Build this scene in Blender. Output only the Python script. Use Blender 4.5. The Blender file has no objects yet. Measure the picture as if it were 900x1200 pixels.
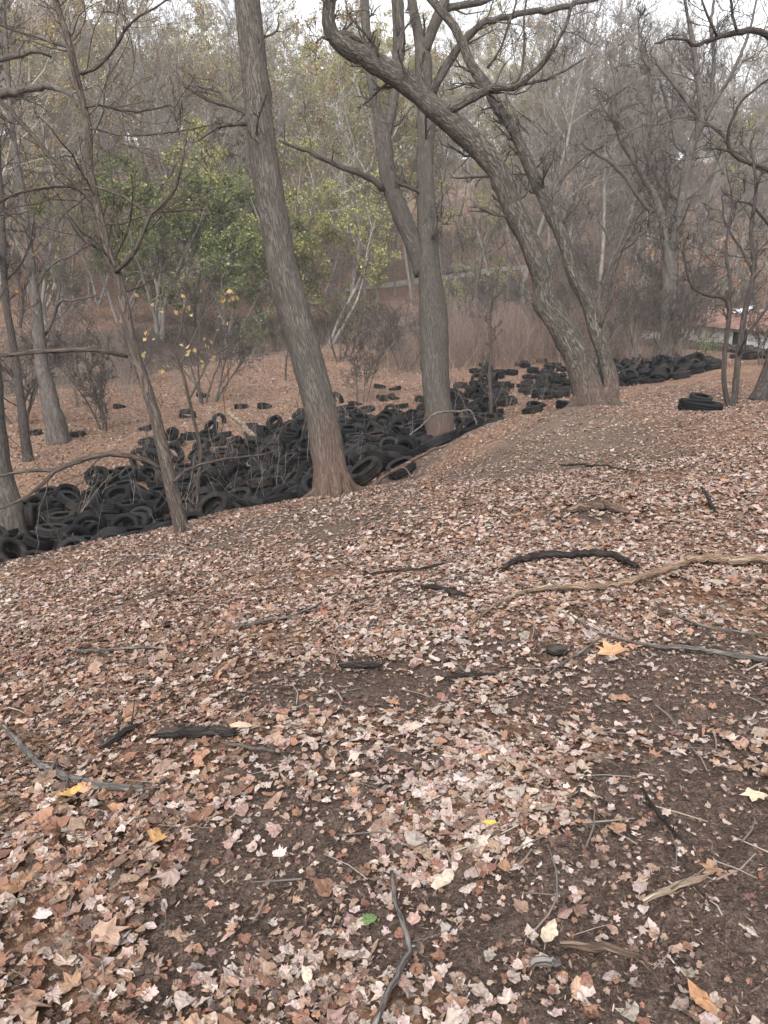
import bpy, math, random
import numpy as np
from mathutils import Matrix, Vector, Quaternion

rng = np.random.RandomState(11)
random.seed(5)
scene = bpy.context.scene
C = scene.collection
# ---------------------------------------------------------------- the lie of the land, and rays through the photograph
PITCH = math.radians(16.7); CP, SP = math.cos(PITCH), math.sin(PITCH)
CAM = np.array([0.0, 0.0, 1.6]); FPX = 900.0
def ray(px, py):
    u = (px - 450.0) / FPX; v = (600.0 - py) / FPX
    return np.array([u, CP + v * SP, -SP + v * CP])
def at(px, py, d):
    return CAM + ray(px, py) * d
def ss(a, b, x):
    t = np.clip((x - a) / (b - a), 0.0, 1.0)
    return t * t * (3 - 2 * t)
def st(x, y):
    dx, dy = x + 4.5, y - 8.5
    return -0.785 * dx + 0.62 * dy, 0.62 * dx + 0.785 * dy
def wob(x, y, f, seed=0.0):
    return (np.sin(x * f + 1.7 * np.sin(y * f * 0.83 + seed) + seed * 2.1) + np.sin(y * f * 1.13 + 1.3 * np.sin(x * f * 0.71 - seed) + seed)) * 0.5
CREEK = np.array([(-70, 8), (-45, 27), (-30, 42), (-23, 54), (-18, 66), (-11, 78), (2, 87), (25, 92), (60, 94), (140, 96)], float)
def creek_side(x, y):
    """signed distance to the creek centre line, positive beyond it"""
    best = np.full(np.shape(x), 1e9); sgn = np.ones(np.shape(x))
    for a, b in zip(CREEK[:-1], CREEK[1:]):
        ab = b - a; L2 = ab @ ab
        t = np.clip(((x - a[0]) * ab[0] + (y - a[1]) * ab[1]) / L2, 0, 1)
        qx, qy = a[0] + t * ab[0], a[1] + t * ab[1]
        d = np.hypot(x - qx, y - qy)
        c = ab[0] * (y - a[1]) - ab[1] * (x - a[0])
        m = d < best
        best = np.where(m, d, best); sgn = np.where(m, np.where(c > 0, 1.0, -1.0), sgn)
    return best * sgn
def height(x, y):
    x = np.asarray(x, float); y = np.asarray(y, float)
    s, t = st(x, y)
    s = s + 0.35 * wob(x, y, 0.45, 1.0) * ss(-6, 0, s)
    s = s + 1.5 * np.exp(-((x - 0.7) ** 2 + (y - 15.0) ** 2) / 2.6) + 0.35 * np.exp(-((x + 1.5) ** 2 + (y - 12.2) ** 2) / 5.0)
    bank = np.interp(s, [-14, -8.8, -7.6, -6.5, -5, -3.5, -2, -0.8, 0.4, 3], [0, 0, -0.05, -0.16, -0.46, -0.94, -1.38, -1.68, -1.86, -2.1])
    f = 1 - ss(-5, -1.5, s)
    bank = bank - (0.35 * ss(1, 7, t) + 0.45 * ss(10, 20, t)) * f * ss(-13, -7, s) - 0.4 * ss(20, 32, t) - 0.6 * ss(32, 60, t)
    bank = bank + 0.28 * np.exp(-((x - 4.0) ** 2 + (y - 17.0) ** 2) / 5.0)
    bank = bank + 0.07 * wob(x, y, 1.1, 2.0) * ss(-9, -5, s) + 0.025 * wob(x, y, 2.9, 0.5) + 0.010 * wob(x, y, 8.0, 0.9)
    flood = np.clip(-4.0 + 0.05 * x, -4.9, -3.0) + 0.15 * wob(x, y, 0.33, 3.0) + 0.05 * wob(x, y, 1.3, 0.2)
    W = 5.5 + 5.0 * ss(13, 22, t)
    z = bank + (flood - bank) * ss(0.0, 1.0, np.clip((s - 0.2) / W, 0, 1) ** 0.85)
    e = creek_side(x, y) + 1.2 * wob(x, y, 0.25, 4.0)
    bed = -5.6
    z = np.where(e > -6, z + (bed - z) * ss(-4.6, -2.6, e), z)
    far = -5.6 + 2.9 * ss(2.4, 4.6, e) + 0.085 * np.clip(e - 4, 0, 28) + 0.34 * np.clip(e - 30, 0, 120) - 0.05 * np.clip(e - 55, 0, 95) + 0.25 * wob(x, y, 0.2, 5.0) * ss(5, 12, e)
    z = np.where(e > 0, far, z)
    return z
def ground_at(px, py, lo=1.0, hi=160.0):
    """where the ray through a photo pixel meets the ground"""
    r = ray(px, py); d = np.exp(np.linspace(math.log(lo), math.log(hi), 4000))
    P = CAM[None] + d[:, None] * r[None]
    k = np.argmax(P[:, 2] <= height(P[:, 0], P[:, 1]))
    return P[k], d[k]


# ---------------------------------------------------------------- mesh building
class MB:
    """collects vertices, faces, bark coordinates, colours and material slots for ONE mesh object"""
    def __init__(s):
        s.v, s.f, s.b, s.c, s.m, s.n = [], [], [], [], [], 0
    def add(s, v, faces, bk=None, col=None, mat=0):
        v = np.asarray(v, np.float32).reshape(-1, 3); faces = np.asarray(faces, np.int32)
        s.v.append(v); s.f.append(faces + s.n); s.n += len(v)
        s.b.append(np.asarray(bk, np.float32) if bk is not None else v.copy())
        if col is None: col = np.ones((len(v), 4), np.float32)
        else:
            col = np.asarray(col, np.float32)
            if col.ndim == 1: col = np.tile(col[None], (len(v), 1))
            if col.shape[1] == 3: col = np.concatenate([col, np.ones((len(col), 1), np.float32)], 1)
        s.c.append(col); s.m.append(np.full(len(faces), mat, np.int32))
        return s
    def mesh(s, name, mats, smooth=True):
        me = bpy.data.meshes.new(name)
        v = np.concatenate(s.v)
        nl = [f.shape[1] for f in s.f]
        loops = np.concatenate([f.ravel() for f in s.f])
        tot = np.concatenate([np.full(len(f), k, np.int32) for f, k in zip(s.f, nl)])
        start = np.concatenate([[0], np.cumsum(tot)[:-1]]).astype(np.int32)
        me.vertices.add(len(v)); me.vertices.foreach_set('co', v.ravel())
        me.loops.add(len(loops)); me.loops.foreach_set('vertex_index', loops)
        me.polygons.add(len(tot)); me.polygons.foreach_set('loop_start', start)
        me.polygons.foreach_set('loop_total', tot)
        me.polygons.foreach_set('material_index', np.concatenate(s.m))
        me.polygons.foreach_set('use_smooth', np.full(len(tot), bool(smooth)))
        a = me.attributes.new('bk', 'FLOAT_VECTOR', 'POINT'); a.data.foreach_set('vector', np.concatenate(s.b).ravel())
        a = me.attributes.new('col', 'FLOAT_COLOR', 'POINT'); a.data.foreach_set('color', np.concatenate(s.c).ravel())
        me.update(calc_edges=True); me.validate()
        for m in (mats if isinstance(mats, (list, tuple)) else [mats]): me.materials.append(m)
        return me
    def build(s, name, mats, parent=None, smooth=True):
        return link(name, s.mesh(name, mats, smooth), parent)

def link(name, data, parent=None):
    o = bpy.data.objects.new(name, data); C.objects.link(o)
    if parent is not None: o.parent = parent
    return o
def tag(o, label=None, cat=None, group=None, kind=None):
    if label: o['label'] = label
    if cat: o['category'] = cat
    if group: o['group'] = group
    if kind: o['kind'] = kind
    return o
def thing(name, label, cat, loc=(0, 0, 0), rz=0.0, group=None):
    o = link(name, None); o.location = loc; o.rotation_euler = (0, 0, rz)
    return tag(o, label, cat, group)

def norm(a):
    return a / np.maximum(np.linalg.norm(a, axis=-1, keepdims=True), 1e-9)

def tubes(mb, P, R, sides=3, mat=0, cap=False, col=None, lump=None, zoff=0.0):
    """P (B,S,3) paths, R (B,S) radii -> tubes, all in one go"""
    P = np.asarray(P, float); R = np.asarray(R, float)
    B, S = P.shape[:2]
    T = np.empty_like(P)
    T[:, 1:-1] = P[:, 2:] - P[:, :-2]; T[:, 0] = P[:, 1] - P[:, 0]; T[:, -1] = P[:, -1] - P[:, -2]
    T = norm(T)
    mean = norm(P[:, -1] - P[:, 0])
    ref = np.where(np.abs(mean[:, 2:3]) > 0.8, np.array([[1.0, 0.13, 0.0]]), np.array([[0.07, 0.1, 1.0]]))[:, None, :]
    N1 = norm(np.cross(T, np.broadcast_to(ref, T.shape))); N2 = np.cross(T, N1)
    a = np.arange(sides) * 2 * math.pi / sides
    ca, sa = np.cos(a), np.sin(a)
    ring = N1[:, :, None, :] * ca[None, None, :, None] + N2[:, :, None, :] * sa[None, None, :, None]
    RR = R[:, :, None] * (lump if lump is not None else 1.0)
    V = P[:, :, None, :] + ring * (RR[..., None] if RR.ndim == 3 else RR[:, :, :, None])
    seg = np.concatenate([np.zeros((B, 1)), np.cumsum(np.linalg.norm(np.diff(P, axis=1), axis=2), axis=1)], 1)
    off = (np.arange(B) * 3.7)[:, None, None]
    bk = np.stack([ca[None, None, :] * R[:, :, None] + off, sa[None, None, :] * R[:, :, None] + 0 * off, np.broadcast_to(seg[:, :, None], (B, S, sides)) + zoff], -1)
    base = (np.arange(B) * S * sides)[:, None, None]
    i = np.arange(S - 1)[None, :, None] * sides; j = np.arange(sides)[None, None, :]; j2 = (j + 1) % sides
    F = np.stack([base + i + j, base + i + j2, base + i + sides + j2, base + i + sides + j], -1).reshape(-1, 4)
    mb.add(V.reshape(-1, 3), F, bk.reshape(-1, 3), col, mat)
    if cap:
        for e in (0, S - 1):
            k = np.arange(sides)[None, :] + np.arange(B)[:, None] * S * sides + e * sides
            mb.f.append((k if e else k[:, ::-1]) + mb.n - B * S * sides); mb.m.append(np.full(B, mat, np.int32))
    return mb

def spline(pts, n):
    """Catmull-Rom through pts (k, m) -> n samples, even in arc length of the first three columns"""
    p = np.asarray(pts, float); q = np.concatenate([[2 * p[0] - p[1]], p, [2 * p[-1] - p[-2]]])
    out = []
    for k in range(len(p) - 1):
        a, b, c, d = q[k:k + 4]; t = np.linspace(0, 1, 12, endpoint=False)[:, None]
        out.append(0.5 * (2 * b + (c - a) * t + (2 * a - 5 * b + 4 * c - d) * t ** 2 + (3 * b - a - 3 * c + d) * t ** 3))
    out = np.concatenate(out + [p[-1:]])
    L = np.concatenate([[0], np.cumsum(np.linalg.norm(np.diff(out[:, :3], axis=0), axis=1))])
    u = np.linspace(0, L[-1], n)
    return np.stack([np.interp(u, L, out[:, k]) for k in range(out.shape[1])], 1)

def sprout(P, R, n, t=(0.2, 1.0), length=(0.3, 0.6), ang=(30, 60), up=0.15, wig=0.18, S=4, rr=0.6, taper=0.25, rmin=0.003, shrink=0.5, absolute=False, r=rng):
    """children of the paths P: n per path"""
    B, S0 = P.shape[:2]
    L = np.linalg.norm(np.diff(P, axis=1), axis=2).sum(1)
    idx = np.repeat(np.arange(B), n); K = len(idx)
    tt = r.uniform(t[0], t[1], K); f = tt * (S0 - 1); k = np.minimum(f.astype(int), S0 - 2); w = (f - k)[:, None]
    p0 = P[idx, k] * (1 - w) + P[idx, k + 1] * w
    T = norm(P[idx, k + 1] - P[idx, k])
    N = norm(np.cross(T, r.normal(size=(K, 3)))); a = np.radians(r.uniform(ang[0], ang[1], K))[:, None]
    D = norm(np.cos(a) * T + np.sin(a) * N + np.array([0, 0, up]))
    ln = r.uniform(length[0], length[1], K) * (1 if absolute else L[idx]) * (1 - shrink * tt)
    step = (ln / (S - 1))[:, None]
    out = [p0]
    for q in range(S - 1):
        out.append(out[-1] + D * step); D = norm(D + r.normal(size=(K, 3)) * wig + np.array([0, 0, up * 0.5]))
    r0 = (R[idx, k] * (1 - w[:, 0]) + R[idx, k + 1] * w[:, 0]) * rr * r.uniform(0.75, 1.1, K)
    rad = np.maximum(r0[:, None] * np.linspace(1, taper, S)[None], rmin)
    return np.stack(out, 1), rad

def leaf_quads(mb, pos, size, cols, mat, r=rng, aspect=0.6, flat=0.0):
    """small pointed leaves (four-cornered, folded) at pos"""
    K = len(pos); d = norm(r.normal(size=(K, 3)) * np.array([1, 1, 1 - flat])); n = norm(np.cross(d, r.normal(size=(K, 3))))
    if np.isscalar(size): size = size * r.uniform(0.7, 1.3, K)
    h = size[:, None] * 0.5; w = h * aspect
    m = norm(np.cross(d, n)) * h * 0.25
    V = np.stack([pos - d * h, pos + n * w + m, pos + d * h, pos - n * w + m], 1)
    F = np.arange(K * 4).reshape(K, 4)
    F = np.concatenate([F[:, [0, 1, 2]], F[:, [0, 2, 3]]])
    c = np.repeat(cols, 4, 0)
    mb.add(V.reshape(-1, 3), F, None, c, mat)

def pick(cols, p, K, r=rng, jit=0.18):
    cols = np.array(cols, float); p = np.array(p, float); p /= p.sum()
    c = cols[r.choice(len(cols), K, p=p)]
    return np.clip(c * (1 + r.normal(size=(K, 1)) * jit) * (1 + r.normal(size=(K, 3)) * jit * 0.12), 0.01, 0.9)

# ---------------------------------------------------------------- materials
class NT:
    def __init__(s, name):
        s.m = bpy.data.materials.new(name); s.m.use_nodes = True; s.t = s.m.node_tree; s.t.nodes.clear()
        s.out = s.t.nodes.new('ShaderNodeOutputMaterial'); s.bs = s.t.nodes.new('ShaderNodeBsdfPrincipled')
        s.t.links.new(s.bs.outputs[0], s.out.inputs[0])
    def n(s, typ, **kw):
        x = s.t.nodes.new('ShaderNode' + typ)
        for k, v in kw.items():
            if k in x.inputs: x.inputs[k].default_value = v
            else: setattr(x, k, v)
        return x
    def l(s, a, b): s.t.links.new(a, b); return s
    def noise(s, vec, scale, detail=4, rough=0.6):
        x = s.n('TexNoise'); x.inputs['Scale'].default_value = scale; x.inputs['Detail'].default_value = detail; x.inputs['Roughness'].default_value = rough
        if vec is not None: s.l(vec, x.inputs['Vector'])
        return x.outputs['Fac']
    def ramp(s, fac, stops):
        x = s.n('ValToRGB'); e = x.color_ramp.elements
        while len(e) < len(stops): e.new(0.5)
        for el, (p, c) in zip(e, stops): el.position = p; el.color = (c, c, c, 1) if np.isscalar(c) else (*c, 1)
        s.l(fac, x.inputs[0]); return x.outputs[0]
    def mix(s, fac, a, b, mode='MIX'):
        x = s.n('Mix', data_type='RGBA', blend_type=mode)
        for i, val in ((0, fac), (6, a), (7, b)):
            if hasattr(val, 'links'): s.l(val, x.inputs[i])
            elif i == 0: x.inputs[0].default_value = val
            else: x.inputs[i].default_value = (*val, 1)
        return x.outputs[2]
    def attr(s, name, out='Vector'):
        return s.n('Attribute', attribute_name=name).outputs[out]
    def scaled(s, vec, sc):
        x = s.n('Mapping'); x.inputs['Scale'].default_value = sc; s.l(vec, x.inputs[0]); return x.outputs[0]
    def bump(s, h, strength, dist):
        x = s.n('Bump'); x.inputs['Strength'].default_value = strength; x.inputs['Distance'].default_value = dist
        s.l(h, x.inputs['Height']); s.l(x.outputs[0], s.bs.inputs['Normal'])
    def fin(s, col, rough=0.85, spec=0.25):
        if hasattr(col, 'links'): s.l(col, s.bs.inputs['Base Color'])
        else: s.bs.inputs['Base Color'].default_value = (*col, 1)
        s.bs.inputs['Roughness'].default_value = rough; s.bs.inputs['Specular IOR Level'].default_value = spec
        return s.m

def bark(name, dark, mid, light, sc=(42, 42, 6), bump=1.0, dist=0.03, stain=None, stain_top=0.0, lichen=0.0, deep=0.65):
    k = NT(name); v = k.attr('bk')
    f1 = k.noise(k.scaled(v, sc), 1.0, 6, 0.65)
    f2 = k.noise(k.scaled(v, (3, 3, 1.2)), 1.0, 3, 0.5)
    c = k.ramp(f1, [(0.30, tuple(.6 * a + .4 * b for a, b in zip(dark, mid))), (0.5, mid), (0.72, light)])
    fr = k.noise(k.scaled(v, tuple(a * .55 for a in sc)), 1.0, 3, 0.55)
    ab = k.n('Math', operation='SUBTRACT'); k.l(fr, ab.inputs[0]); ab.inputs[1].default_value = .5
    ab2 = k.n('Math', operation='ABSOLUTE'); k.l(ab.outputs[0], ab2.inputs[0])
    fur = k.ramp(ab2.outputs[0], [(0.0, 0.0), (0.075, 1.0)])                       # dark furrows between the plates
    c = k.mix(fur, tuple(deep * a + (1 - deep) * b for a, b in zip(dark, mid)), c)
    c = k.mix(k.ramp(f2, [(0.35, 0.0), (0.7, 0.5)]), c, tuple(0.62 * a + 0.0 for a in mid))
    if lichen:
        f3 = k.noise(k.scaled(v, (7, 7, 5)), 1.0, 5, 0.7)
        c = k.mix(k.ramp(f3, [(0.55, 0.0), (0.68, lichen)]), c, (0.30, 0.32, 0.25))
    if stain:
        z = k.n('SeparateXYZ'); k.l(v, z.inputs[0])
        zz = k.n('Math', operation='MULTIPLY_ADD'); k.l(f2, zz.inputs[0]); zz.inputs[1].default_value = -1.2; k.l(z.outputs[2], zz.inputs[2])
        mr = k.n('MapRange'); k.l(zz.outputs[0], mr.inputs[0])
        mr.inputs[1].default_value = stain_top - 0.9; mr.inputs[2].default_value = stain_top; mr.inputs[3].default_value = 0.75; mr.inputs[4].default_value = 0.0
        c = k.mix(mr.outputs[0], c, k.mix(f1, tuple(0.5 * a for a in stain), tuple(1.35 * a for a in stain)))
    hh = k.n('Math', operation='MULTIPLY_ADD'); k.l(fur, hh.inputs[0]); hh.inputs[1].default_value = .6; k.l(f1, hh.inputs[2])
    k.bump(hh.outputs[0], bump, dist)
    return k.fin(c, 0.92, 0.15)

M = {}
M['bark_grey'] = bark('bark_grey', (0.034, 0.029, 0.025), (0.112, 0.099, 0.087), (0.185, 0.166, 0.147), stain=(0.135, 0.085, 0.065), stain_top=1.0, deep=.45)
M['bark_rough'] = bark('bark_rough', (0.028, 0.024, 0.020), (0.112, 0.098, 0.085), (0.25, 0.224, 0.198), sc=(30, 30, 7), bump=1.0, dist=0.05, stain=(0.14, 0.10, 0.08), stain_top=0.9)
M['bark_dark'] = bark('bark_dark', (0.03, 0.025, 0.023), (0.075, 0.062, 0.056), (0.14, 0.12, 0.11))
M['bark_brown'] = bark('bark_brown', (0.04, 0.031, 0.026), (0.10, 0.08, 0.067), (0.18, 0.15, 0.13), sc=(30, 30, 6))
M['bark_lichen'] = bark('bark_lichen', (0.05, 0.045, 0.04), (0.13, 0.115, 0.10), (0.24, 0.22, 0.2), lichen=0.7)
M['bark_mid'] = bark('bark_mid', (0.04, 0.034, 0.031), (0.10, 0.087, 0.078), (0.17, 0.15, 0.135), sc=(14, 14, 4), bump=0.6)
M['bark_white'] = bark('bark_white', (0.16, 0.14, 0.12), (0.42, 0.40, 0.37), (0.6, 0.58, 0.55), sc=(4, 4, 2), bump=0.2)
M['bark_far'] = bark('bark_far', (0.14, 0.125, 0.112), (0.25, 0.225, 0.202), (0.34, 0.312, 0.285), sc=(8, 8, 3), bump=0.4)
M['twig'] = NT('twig_grey').fin((0.085, 0.07, 0.063), 0.9, 0.1)
M['stalk'] = (lambda k: k.fin(k.mix(0.35, k.attr('col', 'Color'), k.ramp(k.noise(k.attr('bk'), 9), [(0.3, 0.08), (0.7, 0.22)])), 0.9, 0.1))(NT('dry_stalk'))

def leaf_mat(name, rough=0.75, trans=0.0, vein=True):
    k = NT(name); c = k.attr('col', 'Color')
    if vein:
        f = k.noise(k.attr('bk'), 60, 3, 0.6)
        c = k.mix(1.0, c, k.ramp(f, [(0.25, 0.72), (0.75, 1.18)]), 'MULTIPLY')
    m = k.fin(c, rough, 0.2)
    if trans:
        tr = k.n('BsdfTranslucent'); k.l(c, tr.inputs[0]); mx = k.n('MixShader'); mx.inputs[0].default_value = trans
        k.l(k.bs.outputs[0], mx.inputs[1]); k.l(tr.outputs[0], mx.inputs[2]); k.l(mx.outputs[0], k.out.inputs[0])
    return m
M['leaf_dry'] = leaf_mat('leaf_dry', 0.7)
M['leaf_live'] = leaf_mat('leaf_live', 0.6, 0.45, False)

def ground_mat():
    k = NT('leaf_strewn_soil'); g = k.n('NewGeometry').outputs['Position']; bare = k.attr('bare', 'Fac')
    big = k.noise(g, 0.35, 4); mid = k.noise(g, 2.2, 6); fine = k.noise(g, 45, 6, 0.7)
    soil = k.ramp(fine, [(0.30, (0.05, 0.035, 0.029)), (0.5, (0.115, 0.082, 0.067)), (0.70, (0.20, 0.15, 0.124))])
    dust = k.ramp(fine, [(0.3, (0.085, 0.063, 0.049)), (0.7, (0.22, 0.165, 0.13))])
    soil = k.mix(k.attr('dust', 'Fac'), soil, dust)
    soil = k.mix(1.0, soil, k.ramp(k.noise(g, 160, 4, .75), [(.36, .42), (.5, .95), (.66, 1.6)]), 'MULTIPLY')
    nz = k.n('TexNoise'); k.l(g, nz.inputs['Vector']); nz.inputs['Scale'].default_value = 22; nz.inputs['Detail'].default_value = 3
    wv = k.n('VectorMath', operation='MULTIPLY_ADD'); k.l(nz.outputs['Color'], wv.inputs[0]); wv.inputs[1].default_value = (.09, .09, .09); k.l(g, wv.inputs[2])
    v1 = k.n('TexVoronoi'); k.l(wv.outputs[0], v1.inputs['Vector']); v1.inputs['Scale'].default_value = 21
    cs = k.n('SeparateColor'); k.l(v1.outputs['Color'], cs.inputs[0])
    leaf = k.ramp(cs.outputs[0], [(0.0, (0.07, 0.042, 0.03)), (0.3, (0.15, 0.08, 0.05)), (0.55, (0.24, 0.135, 0.085)), (0.8, (0.32, 0.21, 0.15)), (1.0, (0.45, 0.36, 0.30))])
    v2 = k.n('TexVoronoi'); k.l(wv.outputs[0], v2.inputs['Vector']); v2.inputs['Scale'].default_value = 9
    cs2 = k.n('SeparateColor'); k.l(v2.outputs['Color'], cs2.inputs[0])
    leaf = k.mix(0.35, leaf, k.ramp(cs2.outputs[0], [(0, (0.08, 0.05, 0.038)), (1, (0.30, 0.18, 0.12))]))
    add = k.n('Math', operation='MULTIPLY_ADD'); k.l(mid, add.inputs[0]); add.inputs[1].default_value = 0.9; k.l(bare, add.inputs[2])
    f = k.ramp(add.outputs[0], [(0.62, 0.0), (0.86, 1.0)])
    leaf = k.mix(1.0, leaf, k.ramp(k.noise(g, 70, 5, .7), [(.35, .5), (.65, 1.35)]), 'MULTIPLY')  # fine leaf mottling; its dark flecks paint shade into gaps in the litter
    c = k.mix(f, leaf, soil)
    c = k.mix(1.0, c, k.ramp(big, [(0.3, 0.78), (0.7, 1.1)]), 'MULTIPLY')
    k.bump(fine, 1.0, 0.03)
    return k.fin(c, 0.95, 0.1)
M['ground'] = ground_mat()

def rubber(name, base, dust, amt):
    k = NT(name); o = k.n('TexCoord').outputs['Object']
    rnd = k.n('ObjectInfo').outputs['Random']
    sh = k.n('VectorMath', operation='ADD'); k.l(o, sh.inputs[0]); k.l(rnd, sh.inputs[1])
    f = k.noise(sh.outputs[0], 5, 5, 0.65); f2 = k.noise(sh.outputs[0], 60, 3)
    c = k.mix(k.ramp(f, [(0.42, 0.0), (0.75, amt)]), base, dust)
    k.bump(f2, 0.25, 0.004)
    rr = k.ramp(f, [(0.3, 0.5), (0.7, 0.85)])
    m = k.fin(c, 0.7, 0.13); k.l(rr, k.bs.inputs['Roughness']); return m
M['rubber_black'] = rubber('rubber_black', (0.0055, 0.0055, 0.006), (0.02, 0.018, 0.017), 0.5)
M['rubber_grey'] = rubber('rubber_grey', (0.014, 0.014, 0.0155), (0.036, 0.035, 0.034), 0.6)
M['rubber_dusty'] = rubber('rubber_dusty', (0.010, 0.009, 0.0085), (0.075, 0.06, 0.048), 0.65)
# ---------------------------------------------------------------- the ground: one sheet out to the horizon
def world_ellipse(cx, cy, rx, ry):
    P, d = ground_at(cx, cy); A, _ = ground_at(cx, cy - ry); B, _ = ground_at(cx, cy + ry)
    return P[0], P[1], max(rx * d / FPX, 0.05), max(abs(A[1] - B[1]) * 0.5, 0.05)
BARE = [world_ellipse(*e[:4]) + (e[4],) for e in [
    (400, 800, 160, 34, .9), (300, 815, 60, 20, .5), (740, 815, 150, 50, .9), (850, 790, 100, 60, .8), (820, 960, 150, 90, .85), (760, 1070, 260, 115, .92),
    (890, 1000, 120, 170, 1.0), (560, 1090, 170, 65, .8), (330, 1010, 130, 90, .92), (260, 1075, 90, 70, .85), (390, 900, 130, 60, .55),
    (200, 1160, 60, 40, .55), (660, 1170, 120, 40, .55), (560, 770, 110, 26, .5), (640, 503, 105, 26, .45), (740, 500, 90, 22, .3), (570, 548, 70, 18, .6),
    (300, 610, 130, 14, .75), (230, 640, 110, 12, .6), (100, 655, 140, 14, .7), (420, 585, 80, 12, .6), (480, 690, 120, 10, .35), (690, 600, 60, 12, .4), (200, 690, 60, 12, .4), (850, 880, 90, 50, .6)]]
DUSTY = [world_ellipse(*e) for e in [(640, 503, 130, 32), (560, 550, 80, 20), (300, 610, 150, 18), (120, 655, 160, 18), (420, 590, 90, 14)]]
def bareness(x, y):
    b = np.zeros(np.shape(x))
    for cx, cy, rx, ry, k in BARE:
        q = ((x - cx) / rx) ** 2 + ((y - cy) / ry) ** 2
        b = np.maximum(b, k * (1 - ss(0.35, 1.5, q)))
    return b
def build_ground():
    a1 = np.concatenate([np.radians(np.arange(-40, 40.01, 0.22)), np.radians(np.arange(41.5, 319, 3.5))])
    rr = np.concatenate([[0.0], np.exp(np.linspace(math.log(0.35), math.log(60), 430)), np.exp(np.linspace(math.log(61.5), math.log(900), 90))])
    A, Rr = np.meshgrid(a1, rr)
    X, Y = np.sin(A) * Rr, np.cos(A) * Rr
    Z = height(X, Y)
    n = 0.012 * wob(X, Y, 21, 1.0) + 0.009 * wob(X * 1.2, Y, 37, 2.0) + 0.006 * wob(X, Y, 71, 3.0)
    rough = np.exp(-((X - 4) ** 2 + (Y - 17.5) ** 2) / 14.0) * (0.05 * wob(X, Y, 3.1, 4.0) + 0.035 * wob(X, Y, 6.7, 5.0) + 0.02 * wob(X, Y, 13.0, 6.0))
    Z = Z + (n + rough) * ss(40, 10, Rr)
    na, nr = len(a1), len(rr)
    i = np.arange(nr - 1)[:, None] * na; j = np.arange(na)[None]; j2 = (j + 1) % na
    F = np.stack([i + j, i + na + j, i + na + j2, i + j2], -1)[:, :, ::-1].reshape(-1, 4)
    mb = MB(); mb.add(np.stack([X, Y, Z], -1).reshape(-1, 3), F)
    me = mb.mesh('ground', M['ground'])
    s, t = st(X, Y); e = creek_side(X, Y)
    b = bareness(X, Y) * ss(-0.2, -1.5, s) + 0.75 * ss(0.1, 0.8, s) * ss(5.5, 3.5, s) * ss(16, 12, t)
    cut = ss(-5.5, -4, e) * ss(7.5, 4.5, e)
    b = np.maximum(b, cut); b = np.where((e < -5.5), np.maximum(b, 0.12), b)
    du = np.zeros_like(X)
    for cx, cy, rx, ry in DUSTY: du = np.maximum(du, 1 - ss(0.4, 1.6, ((X - cx) / rx) ** 2 + ((Y - cy) / ry) ** 2))
    du = np.maximum(du * .8, cut * 0.25)
    for nm, arr in (('bare', b), ('dust', du)):
        at_ = me.attributes.new(nm, 'FLOAT', 'POINT'); at_.data.foreach_set('value', arr.astype(np.float32).ravel())
    tag(link('ground', me), kind='structure')
build_ground()

# the creek
def build_creek():
    p = spline(np.concatenate([CREEK, np.zeros((len(CREEK), 1))], 1), 90)
    tdir = norm(np.gradient(p[:, :2], axis=0)); nrm = np.stack([-tdir[:, 1], tdir[:, 0]], 1)
    L, Rr = p[:, :2] - nrm * 4.6, p[:, :2] + nrm * 4.6
    V = np.concatenate([np.c_[L, np.full(90, -5.05)], np.c_[Rr, np.full(90, -5.05)]])
    i = np.arange(89); F = np.stack([i, i + 1, 90 + i + 1, 90 + i], 1)
    k = NT('creek_water'); g = k.n('NewGeometry').outputs['Position']; k.bump(k.noise(k.scaled(g, (1, 1, 1)), 3.5, 3), 0.15, 0.05)
    m = k.fin((0.035, 0.035, 0.03), 0.06, 0.6)
    tag(MB().add(V, F[:, ::-1]).build('creek', m), kind='structure')
build_creek()

# a pale path along the foot of the far slope
def build_path():
    w = [ground_at(*q)[0] for q in [(392, 341), (440, 336), (480, 331), (520, 326), (555, 321), (600, 315), (650, 310)]]
    p = spline(np.array([[q[0], q[1], 0] for q in w]), 140); td = norm(np.gradient(p[:, :2], axis=0)); nr = np.stack([-td[:, 1], td[:, 0]], 1)
    V = []
    for o_ in (-1.0, -.5, 0, .5, 1.0):
        q = p[:, :2] + nr * o_; V.append(np.c_[q, height(q[:, 0], q[:, 1]) + .10 - .02 * abs(o_)])
    i = (np.arange(4)[:, None] * 140 + np.arange(139)[None]).ravel()
    k = NT('pale_path'); g = k.n('NewGeometry').outputs['Position']
    m = k.fin(k.ramp(k.noise(g, 1.2, 5), [(.3, (.20, .175, .16)), (.7, (.36, .34, .325))]), .9, .1)
    tag(MB().add(np.concatenate(V), np.stack([i, i + 1, i + 141, i + 140], 1)).build('path', m), kind='structure')
build_path()

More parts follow.
